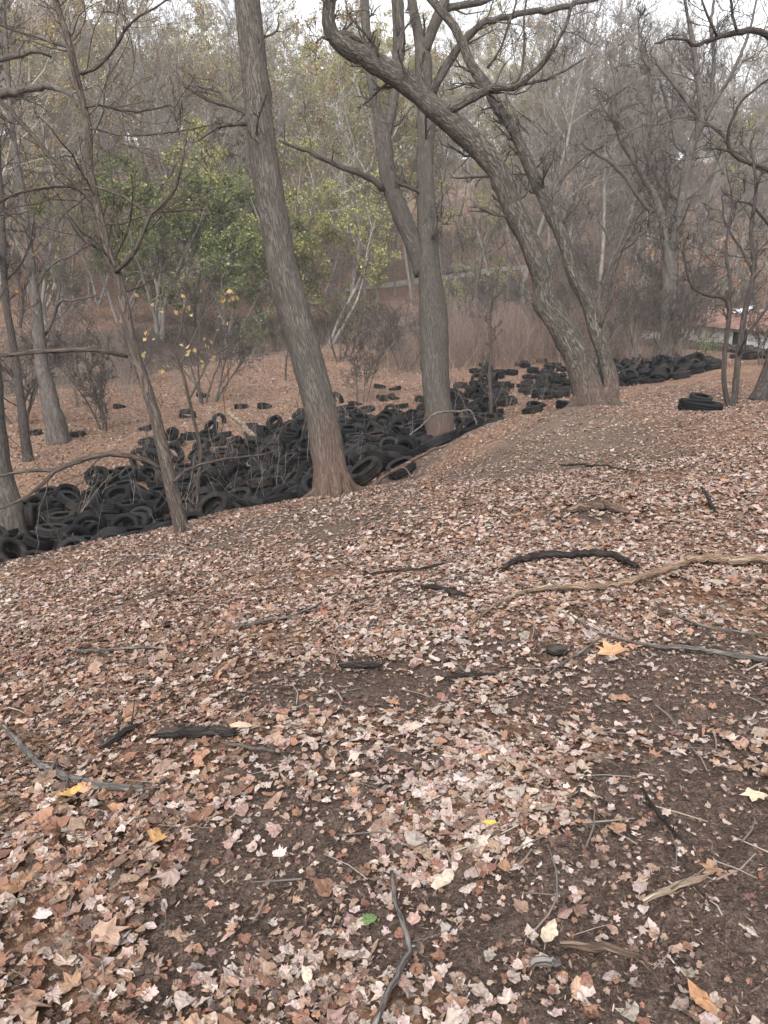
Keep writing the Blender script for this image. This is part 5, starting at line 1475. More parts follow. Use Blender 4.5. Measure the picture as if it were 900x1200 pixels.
# two saplings by the lone tyre and the tree that leaves the frame beside them
hand_tree('sapling', 'leaning bare sapling whose top bends back over, by the large lone tyre', 'sapling',
    [([(854, 482, 6.4), (852, 470, 5.6), (848, 440, 5.6), (851, 400, 5.6), (855, 362, 5.6), (849, 349, 4.8), (833, 347, 4), (812, 337, 3.6), (805, 318, 2.8), (800, 290, 2)], 18.6, 17.8)], M['bark_dark'],
    [([(854, 360, 4), (856, 330, 3.6), (850, 290, 3.2), (858, 240, 2.4), (850, 190, 1.6)], 18.4, 19)], twigs=(1.0, 3), sides=10, amt=.05, seed=21, flare_k=.3, tl=(.5, 1.5), group='saplings by the lone tyre')
hand_tree('sapling', 'upright forked sapling standing just right of the large lone tyre', 'sapling',
    [([(857, 483, 8.8), (861, 465, 7.2), (863, 440, 7.2), (868, 400, 6.8), (873, 365, 6.4), (880, 336, 6), (884, 310, 5.6), (880, 270, 4.8), (886, 220, 3.6), (880, 170, 2.4)], 18.5, 19.2)], M['bark_dark'],
    [([(866, 416, 3.2), (876, 390, 2.8), (892, 372, 2.4), (905, 350, 1.6)], 18.6, 18), ([(882, 320, 3.2), (868, 290, 2.8), (850, 262, 2.4), (846, 230, 1.6)], 19, 19.6)], twigs=(1.0, 3), sides=10, amt=.05, seed=22, flare_k=.3, tl=(.5, 1.6), group='saplings by the lone tyre')
hand_tree('slanting_tree', 'dark trunk slanting out of the right edge beside the saplings', 'tree',
    [([(886, 475, 18.7), (891, 462, 16.1), (897, 445, 14.4), (905, 418, 13.6), (918, 370, 13.2), (935, 300, 12.8), (948, 210, 11.9), (950, 120, 11), (945, 40, 10.2), (940, -60, 7.65)], 20.2, 20.8)], M['bark_dark'],
    [([(946, 92, 8.5), (925, 62, 8.07), (900, 42, 7.65), (886, 36, 7.22), (865, 38, 6.8), (842, 43, 5.52), (826, 49, 4.67), (813, 53, 4.25), (799, 45, 2.98), (780, 48, 2.55), (767, 52, 1.7)], 20.6, 18.5),
     ([(864, 38, 3.4), (858, 15, 2.98), (856, -15, 2.55)], 19.5, 19.2), ([(840, 43, 3.4), (832, 25, 2.98), (822, 0, 2.21)], 19.2, 18.8),
     ([(945, 215, 6.8), (900, 199, 5.1), (877, 190, 4.67), (858, 180, 4.25), (853, 165, 3.82), (856, 145, 3.4), (868, 120, 2.98), (890, 100, 2.55), (903, 92, 1.7)], 20.4, 18.8),
     ([(857, 178, 3.4), (846, 175, 2.55), (828, 174, 1.7)], 19.2, 18.9),
     ([(934, 300, 4.25), (900, 262, 3.4), (880, 240, 2.55), (862, 236, 1.7)], 20.4, 19)], twigs=(.55, 4), sides=14, amt=.05, seed=23, flare_k=.3, tl=(.6, 1.8))
hand_tree('slim_sapling', 'slim straight sapling rising from the tyres right of the forked tree', 'sapling',
    [([(575, 492, 5), (575, 470, 4.5), (574, 440, 4.5), (575, 410, 4), (574, 380, 3.5), (577, 350, 2.6), (575, 320, 1.8)], 27.5, 27.8)], M['bark_brown'], twigs=(1.3, 3), sides=8, seed=31, amt=.05, flare_k=.2, tl=(.4, 1.0))
# the trees at the left edge
hand_tree('edge_tree', 'thick pale grey trunk cut off by the left edge, behind the pile', 'tree',
    [([(4, 612, 48), (0, 590, 44), (-6, 560, 39), (-10, 520, 36), (-13, 470, 33), (-18, 400, 31), (-25, 300, 30), (-32, 180, 28), (-40, 60, 25), (-46, -60, 20)], 19.5, 20.0)], M['bark_mid'],
    [([(-30, 150, 12), (-10, 118, 10), (10, 109, 9), (30, 106, 8.5), (55, 102, 8), (68, 105, 7), (82, 110, 5), (90, 126, 3)], 19.8, 18.4),
     ([(-32, 80, 9), (-5, 70, 7), (22, 66, 6), (40, 60, 5), (60, 66, 3)], 19.8, 20.5)], twigs=(.8, 4), sides=18, seed=41, amt=.06, flare_k=.08, tl=(.7, 2.0))
hand_tree('lichen_tree', 'dark lichen-spotted trunk leaning left, second from the left edge', 'tree',
    [([(64, 492, 22.9), (60, 478, 20.4), (56, 455, 17.8), (50, 432, 16.1), (46, 400, 14.4), (44, 375, 12.8), (41, 345, 11), (38, 322, 10.2), (34, 285, 8.5), (30, 255, 7.65), (26, 230, 7.65), (20, 190, 6.8), (12, 130, 5.95), (8, 60, 5.1), (2, -20, 4.25)], 30.5, 31.5)], M['bark_mid'],
    [([(52, 392, 5.1), (60, 380, 4.25), (66, 360, 4.25), (73, 352, 3.4), (90, 352, 2.55), (112, 346, 1.7)], 31, 30),
     ([(66, 360, 2.55), (70, 335, 2.55), (64, 318, 2.21), (56, 305, 1.7)], 30.5, 30.8), ([(40, 340, 4.25), (60, 310, 3.4), (90, 296, 2.21), (110, 270, 1.36)], 31, 31.5)], twigs=(1.1, 4), sides=14, seed=42, amt=.06, flare_k=.3, tl=(.8, 2.2))
hand_tree('slender_tree', 'slender dark stem curving up at the left edge', 'tree',
    [([(28, 500, 11), (25, 474, 9.35), (21, 440, 8.5), (16, 407, 8.5), (10, 375, 8.07), (7, 353, 7.65), (5, 320, 7.22), (4, 287, 6.8), (2, 240, 5.95), (-2, 180, 5.1), (-4, 100, 4.25), (-8, 0, 3.4)], 27, 27.5)], M['bark_dark'],
    [([(24, 384, 3.4), (27, 350, 3.4), (18, 322, 2.98), (8, 300, 2.55)], 27.2, 27.2), ([(6, 330, 3.4), (24, 310, 2.55), (36, 280, 2.12), (40, 250, 1.7)], 27.3, 26.6)], twigs=(1.3, 4), sides=10, seed=43, amt=.05, flare_k=.3, tl=(.7, 1.8))
# the grey tree of many stems on the right
hand_tree('spreading_tree', 'spreading bare tree of many crooked grey stems in the thicket at right', 'tree',
    [([(794, 408, 11), (790, 350, 12), (783, 296, 12), (779, 283, 11), (777, 262, 9), (770, 236, 8), (760, 218, 8), (748, 196, 7.5), (735, 176, 7), (729, 166, 7), (724, 150, 6), (718, 125, 5), (722, 100, 4), (715, 70, 3)], 44, 42.5),
     ([(784, 410, 9), (781, 350, 9), (781, 285, 9), (780, 262, 8), (778, 235, 8), (774, 214, 8), (765, 195, 7.5), (757, 178, 7), (757, 160, 6.5), (760, 145, 6), (761, 120, 5), (762, 90, 4.5), (750, 55, 3), (748, 20, 2)], 44, 45),
     ([(778, 409, 11), (781, 350, 11), (788, 290, 11), (795, 256, 10), (799, 235, 10), (802, 214, 10), (806, 190, 10), (809, 176, 10), (815, 158, 10), (822, 142, 10), (822, 125, 8), (819, 100, 7.5), (815, 72, 7), (812, 50, 6), (806, 20, 4), (800, -15, 3)], 44, 43.5)], M['bark_mid'],
    [([(764, 250, 6), (756, 240, 6), (742, 222, 5.5), (730, 204, 5.5), (716, 190, 5), (700, 180, 4), (686, 172, 3)], 43.6, 42),
     ([(820, 140, 6), (812, 128, 6), (798, 108, 5.5), (786, 94, 5), (776, 82, 4.5), (766, 66, 3)], 43.7, 43),
     ([(824, 138, 6), (832, 122, 5.5), (836, 90, 5), (836, 60, 4.5), (833, 30, 4), (838, -10, 3)], 43.7, 45),
     ([(826, 140, 6), (838, 118, 5), (852, 96, 4.5), (866, 68, 4), (880, 30, 3), (888, -10, 2)], 43.7, 43),
     ([(823, 145, 6), (834, 146, 6), (846, 156, 5.5), (853, 166, 5), (856, 178, 4.5), (872, 188, 4), (900, 200, 4), (930, 208, 3)], 43.7, 42.5),
     ([(818, 138, 2.6), (797, 137, 2.4), (775, 145, 2.2), (752, 147, 2), (728, 156, 1.6), (700, 160, 1.2)], 43.6, 42.5),
     ([(802, 178, 5), (795, 172, 4.5), (791, 160, 4.5), (786, 140, 4), (778, 110, 3.5), (772, 90, 3)], 43.8, 44.4),
     ([(794, 236, 3.5), (786, 226, 3.5), (784, 214, 3), (790, 190, 2.5)], 44, 43.6),
     ([(722, 152, 4), (718, 140, 3.5), (708, 128, 3), (700, 110, 2.5)], 42.8, 42.4)],
    twigs=(1.0, 5), sides=10, seed=51, amt=.08, flare_k=.2, tl=(1.2, 3.2))
# ---------------------------------------------------------------- the wood on the far bank and hillside
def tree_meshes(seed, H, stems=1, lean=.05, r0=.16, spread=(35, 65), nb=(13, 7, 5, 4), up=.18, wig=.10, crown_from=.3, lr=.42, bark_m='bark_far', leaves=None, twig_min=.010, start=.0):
    """trunk mesh and crown mesh of one kind of tree, its foot at the origin"""
    r = np.random.RandomState(seed); S = 14; P = []; R = []
    for k in range(stems):
        a = r.uniform(0, 6.28); d = np.array([math.cos(a), math.sin(a), 0]) * (lean if stems == 1 else r.uniform(.25, .6)) + np.array([0, 0, 1.0]); d /= np.linalg.norm(d)
        h = H * (1 if stems == 1 else r.uniform(.7, 1)); p = [np.array([0.1 * k * math.cos(a), 0.1 * k * math.sin(a), -.4])]
        for i in range(S - 1):
            p.append(p[-1] + d * h / (S - 1)); d = norm(d + r.normal(size=3) * wig + np.array([0, 0, .04]))
        P.append(p); R.append(r0 * (1 if stems == 1 else .62) * (np.linspace(1, .12, S) ** .9) * (1 + .5 * np.exp(-np.arange(S) / .6)))
    P, R = np.array(P), np.array(R)
    mt = tubes(MB(), P, R, 9)
    mc = MB()
    a, ra = sprout(P, R, nb[0] if stems == 1 else max(4, nb[0] // stems + 2), (crown_from, .98), (lr * .7, lr * 1.1), spread, up, .16, 7, .55, .25, twig_min * 2, .45, False, r)
    b, rb = sprout(a, ra, nb[1], (.15, 1), (.3, .6), (28, 65), up * .7, .2, 6, .55, .3, twig_min * 1.5, .4, False, r)
    c, rc = sprout(b, rb, nb[2], (.1, 1), (.3, .6), (25, 65), up * .5, .22, 5, .6, .4, twig_min * 1.15, .35, False, r)
    d, rd = sprout(c, rc, nb[3], (.1, 1), (.3, .7), (25, 60), up * .4, .22, 4, .6, .6, twig_min, .3, False, r)
    tubes(mc, a, ra, 5); tubes(mc, b, rb, 4); tubes(mc, c, rc, 3); tubes(mc, d, rd, 3)
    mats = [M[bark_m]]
    if leaves:
        cols, prob, K, size = leaves
        src = np.concatenate([c[:, 2:].reshape(-1, 3), d[:, 1:].reshape(-1, 3)]); w = .35 + .65 * (wob(src[:, 0] * 1.0, src[:, 2], .9, seed * 1.0) > -.25)
        w = w / w.sum(); pos = src[r.choice(len(src), K, p=w)] + r.normal(size=(K, 3)) * .10
        leaf_quads(mc, pos, size, pick(cols, prob, K, r, .22), 1, r, .7); mats.append(M['leaf_live'])
    return mt.mesh('trunk', M[bark_m]), mc.mesh('crown', mats)
OLIVE, YEL, LIME, TANL, ORL, GRN, GRN2, BRNL = (.29, .29, .12), (.50, .44, .18), (.36, .36, .14), (.40, .29, .17), (.30, .13, .05), (.125, .15, .06), (.19, .215, .085), (.15, .085, .05)
KINDSOF = {
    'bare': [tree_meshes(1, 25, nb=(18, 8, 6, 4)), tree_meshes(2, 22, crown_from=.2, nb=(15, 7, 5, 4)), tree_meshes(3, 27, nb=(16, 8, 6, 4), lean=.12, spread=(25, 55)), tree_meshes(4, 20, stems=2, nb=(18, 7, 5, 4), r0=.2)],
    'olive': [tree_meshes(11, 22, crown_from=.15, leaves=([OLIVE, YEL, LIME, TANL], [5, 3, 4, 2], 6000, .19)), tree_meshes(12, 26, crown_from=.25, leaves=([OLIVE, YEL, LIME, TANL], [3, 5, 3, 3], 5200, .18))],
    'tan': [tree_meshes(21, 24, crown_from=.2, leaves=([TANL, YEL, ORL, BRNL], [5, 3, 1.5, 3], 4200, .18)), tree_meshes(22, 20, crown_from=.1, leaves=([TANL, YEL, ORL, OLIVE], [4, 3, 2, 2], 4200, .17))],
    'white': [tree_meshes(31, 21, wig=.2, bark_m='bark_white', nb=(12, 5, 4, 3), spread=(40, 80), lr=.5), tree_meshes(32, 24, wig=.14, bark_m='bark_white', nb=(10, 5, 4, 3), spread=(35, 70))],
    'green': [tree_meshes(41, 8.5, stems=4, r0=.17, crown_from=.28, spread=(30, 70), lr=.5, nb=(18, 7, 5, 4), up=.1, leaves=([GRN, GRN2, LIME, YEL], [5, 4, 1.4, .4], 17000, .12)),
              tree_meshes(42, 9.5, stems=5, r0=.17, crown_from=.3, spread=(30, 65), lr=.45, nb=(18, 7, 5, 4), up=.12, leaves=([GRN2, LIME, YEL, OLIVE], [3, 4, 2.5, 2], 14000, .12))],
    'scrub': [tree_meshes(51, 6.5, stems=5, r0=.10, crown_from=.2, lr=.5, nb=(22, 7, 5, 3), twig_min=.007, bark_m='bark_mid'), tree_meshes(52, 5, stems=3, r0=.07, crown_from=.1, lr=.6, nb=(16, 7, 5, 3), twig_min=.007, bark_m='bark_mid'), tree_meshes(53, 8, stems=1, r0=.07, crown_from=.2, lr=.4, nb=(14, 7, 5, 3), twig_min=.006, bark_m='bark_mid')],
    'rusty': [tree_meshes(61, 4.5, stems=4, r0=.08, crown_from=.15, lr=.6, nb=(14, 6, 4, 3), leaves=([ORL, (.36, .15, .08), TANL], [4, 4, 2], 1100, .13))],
}
def plant(kind, i, x, y, label, group, sc=1.0, rz=None, name='tree', cat='tree', tilt=.05):
    mt, mc = KINDSOF[kind][i % len(KINDSOF[kind])]
    root = thing(name, label, cat, (x, y, float(height(x, y)) + .05), rng.uniform(0, 6.28) if rz is None else rz, group)
    root.rotation_euler[0] = rng.uniform(-tilt, tilt); root.rotation_euler[1] = rng.uniform(-tilt, tilt)
    root.scale = (sc, sc, sc * rng.uniform(.92, 1.08))
    link('trunk', mt, root); link('crown', mc, root)
    return root
WHAT = {'bare': 'bare grey tree', 'olive': 'tree with thin yellow-green leaves', 'tan': 'tree with sparse tan leaves', 'white': 'white-barked bare tree', 'scrub': 'bare many-stemmed bush', 'rusty': 'bush with rusty orange leaves'}
def where(px):
    for x, s in [(90, 'beyond the left edge trees'), (200, 'beyond the thin leaning tree'), (270, 'left of the straight trunk'), (345, 'behind the straight trunk'), (430, 'between straight trunk and forked tree'), (520, 'behind the forked tree'), (600, 'behind the crossing trunks'), (700, 'behind the leaning tree'), (800, 'behind the spreading tree'), (2000, 'above the shed')]:
        if px < x: return s
def forest():
    pts = []; tries = 0; made = []
    while len(pts) < 205 and tries < 30000:
        tries += 1
        a = rng.uniform(-.60, .60); r = 54 + 115 * rng.uniform() ** 1.2; x, y = math.sin(a) * r, math.cos(a) * r
        e = float(creek_side(np.array(x), np.array(y)))
        if e < 6.5 + (0 if abs(x) > 25 else 3): continue
        if any((x - p[0]) ** 2 + (y - p[1]) ** 2 < (2.2 + .010 * r) ** 2 for p in pts): continue
        px, _, d = to_px((x, y, float(height(x, y))))
        if px < -90 or px > 1000 or (110 < px < 480 and d < 84) or (px > 740 and d < 74): continue
        u = rng.uniform()
        if px < 280: k = 'tan' if u < .44 else 'olive' if u < .72 else 'white' if u < .75 else 'bare'
        elif px < 620: k = 'olive' if u < .56 else 'tan' if u < .84 else 'white' if u < .86 else 'bare'
        else: k = 'bare' if u < .68 else 'white' if u < .78 else 'tan' if u < .92 else 'olive'
        if d < 82 and k in ('olive', 'tan') and u < .3: k = 'bare'
        pts.append((x, y, k, px, d))
    for x, y, k, px, d in pts:
        di = 'on the far bank' if d < 92 else 'low on the hillside' if d < 130 else 'high on the hillside'
        plant(k, rng.randint(0, 9), x, y, f'{WHAT[k]} {di} {where(px)}', 'trees of the wood across the creek', rng.uniform(.9, 1.25) * (1.0 if d < 85 else 1.15))
    for px, d, sc_ in [(598, 88, 1.25), (625, 96, 1.3), (655, 84, 1.15), (690, 92, 1.25), (715, 104, 1.3), (742, 90, 1.2), (770, 100, 1.3), (800, 92, 1.2), (830, 108, 1.35), (858, 94, 1.25), (885, 100, 1.3), (910, 90, 1.2), (612, 80, 1.5), (640, 86, 1.65), (700, 82, 1.55), (790, 86, 1.55), (570, 100, 1.25), (345, 104, 1.2)]:
        P = at(px, 380, d); plant('bare', rng.randint(0, 4), P[0], P[1], f'tall fine-twigged grey tree {where(px)}', 'tall grey trees of the wood', sc_)
    # trees the photo shows one by one
    for px, py, d0, kind, i, sc, lab, nm in [
        (185, 395, 70, 'green', 0, 1.95, 'bushy green-leaved tree across the creek right of the thin tree', 'green_tree'), (262, 392, 72, 'green', 0, 1.95, 'bushy green-leaved tree across the creek left of the straight trunk', 'green_tree'),
        (375, 392, 74, 'green', 1, 1.85, 'many-stemmed tree with yellow-green leaves right of the straight trunk', 'green_tree'), (430, 392, 80, 'green', 1, .8, 'smaller yellow-green tree beside the forked tree across the creek', 'green_tree'),
        (545, 385, 82, 'green', 1, .95, 'yellow-green tree seen between the forked and leaning trees', 'green_tree'), (140, 398, 74, 'green', 0, 1.6, 'green-leaved tree left of the thin tree across the creek', 'green_tree'), (225, 396, 78, 'green', 0, 2.0, 'taller green-leaved tree right of the thin tree across the creek', 'green_tree'), (320, 392, 80, 'green', 1, 2.0, 'tall yellow-green tree hidden by the straight trunk across the creek', 'green_tree'), (295, 405, 66, 'green', 0, .38, 'low green bush overhanging the creek behind the straight trunk', 'green_bush')]:
        P = at(px, py, d0); plant(kind, i, P[0], P[1], lab, 'green-leaved trees along the creek', sc, name=nm, cat='bush' if 'bush' in nm else 'tree', tilt=.03)
    sc_px = [(705, 425, 42), (760, 420, 44), (735, 412, 50), (690, 400, 66), (895, 425, 38), (806, 414, 47),  (770, 408, 50), (670, 412, 52),(425, 468, 38), (90, 470, 42), (120, 490, 33), (240, 462, 40), (335, 445, 48), (475, 440, 50), (565, 425, 52), (610, 410, 60), (640, 405, 56), (690, 408, 62), (740, 402, 62), (790, 395, 56), (770, 385, 70), (850, 380, 72), (720, 385, 75), (20, 490, 36), (150, 440, 50), (60, 450, 48), (540, 400, 66), (500, 405, 64), (400, 420, 58), (585, 395, 75), (655, 388, 78), (890, 370, 80), (820, 370, 82)]
    for n, (px, py, d) in enumerate(sc_px):
        P = at(px, py, d); i = int(rng.randint(0, 3)); th = ['bare many-stemmed scrub tree', 'small bare spreading bush', 'thin bare young tree'][i]
        plant('scrub', i, P[0], P[1], f'{th} on the flood plain {where(px)}'.replace('on the flood plain beyond', 'on the flood plain by'), 'bare scrub on the flood plain', rng.uniform(.8, 1.2) * (1.35 if d > 50 else 1), name='scrub_tree', cat='scrub')
    for px, py, d, sc in [(700, 398, 58, .9), (745, 392, 66, 1.7), (815, 385, 69, 2.2), (770, 385, 74, 1.9), (800, 380, 70, 1.2), (850, 378, 76, 2.0), (385, 380, 84, 1.3)]:
        P = at(px, py, d); plant('rusty', 0, P[0], P[1], f'bush with rusty orange leaves {where(px)}', 'rusty orange bushes', sc, name='leafy_bush', cat='bush')
forest()

# ---------------------------------------------------------------- dry brush: far too many stalks to count
def brush(name, region, K, hgt, cols, rad=(.004, .009), kids=4, lean=.16, seed=1):
    r = np.random.RandomState(seed); xs, ys = [], []
    while sum(map(len, xs)) < K:
        a = r.uniform(region[0], region[1], K * 2); d = r.uniform(region[2], region[3], K * 2); x, y = np.tan(a) * d, d
        m = region[4](x, y, r); xs.append(x[m]); ys.append(y[m])
    x, y = np.concatenate(xs)[:K], np.concatenate(ys)[:K]
    S = 5; D = norm(np.stack([r.normal(size=K) * lean, r.normal(size=K) * lean, np.ones(K)], -1)); h = r.uniform(hgt[0], hgt[1], K)
    p = [np.stack([x, y, height(x, y) - .05], -1)]
    for q in range(S - 1):
        p.append(p[-1] + D * (h / (S - 1))[:, None]); D = norm(D + r.normal(size=(K, 3)) * .12)
    P = np.stack(p, 1); R = r.uniform(rad[0], rad[1], K)[:, None] * np.linspace(1, .45, S)[None]
    mb = MB(); c = pick(cols, [1] * len(cols), K, r)
    tubes(mb, P, R, 3, col=np.repeat(c, S * 3, 0))
    a, b = sprout(P, R, kids, (.25, .95), (.2, .5), (20, 60), .12, .2, 4, .7, .5, rad[0] * .7, .4, False, r)
    tubes(mb, a, b, 3, col=np.repeat(np.repeat(c, kids, 0), 12, 0))
    tag(mb.build(name, M['stalk']), kind='stuff')
SRB = [(.27, .145, .10), (.20, .115, .082), (.30, .185, .135), (.15, .09, .068)]
SGR = [(.22, .18, .15), (.28, .245, .215), (.16, .13, .11), (.26, .20, .16)]
def near_creek(lo, hi): return lambda x, y, r: (lambda e: (e > lo) & (e < hi))(creek_side(x, y))
brush('brush_thicket', (-.02, .40, 47, 92, lambda x, y, r: (creek_side(x, y) < -5) & (wob(x, y, .3, 2.0) + r.uniform(-.6, .6, len(x)) > -.35) & ~((x > 17) & (y < 70))), 6500, (1.4, 4.3), SRB + [(.10, .07, .055), (.40, .31, .25), (.13, .10, .085)], rad=(.006, .013), kids=6, lean=.38, seed=2)
brush('creek_brush', (-.55, .06, 34, 84, lambda x, y, r: (creek_side(x, y) > -16) & (creek_side(x, y) < -4.5)), 1300, (.7, 2.3), SRB + SGR, seed=3)
brush('bank_roots', (-.62, .06, 36, 100, lambda x, y, r: (creek_side(x, y) > 2.2) & (creek_side(x, y) < 6)), 1500, (.4, 1.5), [(.10, .07, .055), (.15, .105, .08), (.07, .05, .04)], lean=.9, seed=14)
brush('bank_brush', (-.55, .5, 55, 125, lambda x, y, r: (creek_side(x, y) > 5) & (creek_side(x, y) < 26) & (wob(x, y, .3, 5.0) > -.3)), 1100, (.6, 2.2), SRB + SGR, seed=4)
brush('flood_plain_brush', (-.55, .1, 19, 48, lambda x, y, r: (st(x, y)[0] > 11) & (creek_side(x, y) < -5)), 420, (.6, 2.4), SGR, rad=(.003, .007), kids=5, seed=5)
brush('shed_brush', (.30, .52, 40, 100, lambda x, y, r: (creek_side(x, y) < -5) & ((y > 68) | (x < 18))), 1300, (.8, 2.8), SGR + SRB, seed=6)
brush('hillside_brush', (-.5, .55, 100, 180, lambda x, y, r: (creek_side(x, y) > 18)), 1600, (1.0, 3.0), SRB, rad=(.008, .016), seed=7)
brush('pile_stems', (-.42, .28, 15, 34, lambda x, y, r: (st(x, y)[0] > 2.5) & (st(x, y)[0] < 13)), 150, (.6, 2.4), SGR, rad=(.0035, .009), kids=5, lean=.3, seed=8)

# the young tree that kept its yellow leaves, in the pile
def yellow_sapling():
    r = np.random.RandomState(9); d = 15.5
    root = thing('yellow_leaved_sapling', 'spindly sapling holding a few yellow leaves right of the thin tree', 'sapling'); mb = MB(); allp = []
    for pts in [[(232, 560, 5), (236, 530, 4.5), (228, 495, 4), (222, 470, 4), (217, 448, 3.5), (211, 428, 3), (204, 408, 2.5), (196, 385, 2)], [(211, 428, 2.6), (221, 408, 2.4), (230, 388, 2), (240, 368, 1.5), (256, 350, 1.2)], [(222, 468, 2.4), (236, 440, 2.2), (246, 418, 1.8), (252, 395, 1.5), (262, 372, 1.2)], [(204, 408, 2), (212, 388, 1.7), (216, 362, 1.4), (226, 336, 1)], [(246, 418, 2), (270, 404, 1.5), (285, 388, 1)]]:
        P, R = stem3d(pts, d, d + r.uniform(-.6, .6), 12)
        if pts[0][1] > 520: P, n = snap_base(P); R = np.concatenate([np.full((1, n), R[0, 0]), R], 1); loc = P[0, 0].copy(); tr = tubes(MB(), P, R, 7)
        else: tubes(mb, P, R, 5)
        allp.append(P[0])
    A = np.concatenate(allp); pos = []
    for px, py, s in [(271, 347, 2.2), (264, 350, 1.6), (278, 350, 1.3), (258, 353, 1.1), (228, 330, 1), (236, 338, 1), (215, 345, 1.2), (220, 358, 1.5), (206, 367, 1.3), (212, 366, 1), (256, 370, 1.1), (255, 388, 1.1), (268, 380, 1.1), (190, 366, 1), (172, 397, 1.6), (180, 396, 1), (168, 416, 1.2), (171, 412, 1), (212, 405, 1), (215, 402, 1), (223, 412, 1.4), (228, 410, 1.1), (240, 405, 1), (245, 408, 1.2), (248, 402, 1), (236, 421, 1.1), (247, 421, 1.3), (251, 419, 1.2), (218, 430, .8), (237, 430, 1.2), (190, 433, 1.5), (196, 430, 1), (209, 437, 1), (205, 455, 1), (213, 454, 1), (242, 398, 1), (232, 378, .9), (224, 371, 1), (159, 346, 1.3), (178, 356, 1)]:
        q = at(px, py, d + r.uniform(-.7, .5)); k = np.argmin(((A - q) ** 2).sum(1)); t = spline(np.array([A[k], (A[k] + q) / 2 + r.normal(size=3) * .03, q]), 6)
        tubes(mb, t[None], np.linspace(.003, .0018, 6)[None], 3)
        for _ in range(1 if s < 1.4 else 3): pos.append((q + r.normal(size=3) * (.015 if s < 1.4 else .05), .10 * min(s, 1.4)))
    leaf_quads(mb, np.array([p for p, _ in pos]), np.array([s for _, s in pos]), pick([(.48, .34, .15), (.54, .40, .20), (.42, .27, .11)], [2, 2, 1], len(pos), r), 1, r, .75)
    set_origin(root, [tr.build('trunk', M['bark_brown'], root), mb.build('crown', [M['twig'], M['leaf_live']], root)], loc)
yellow_sapling()

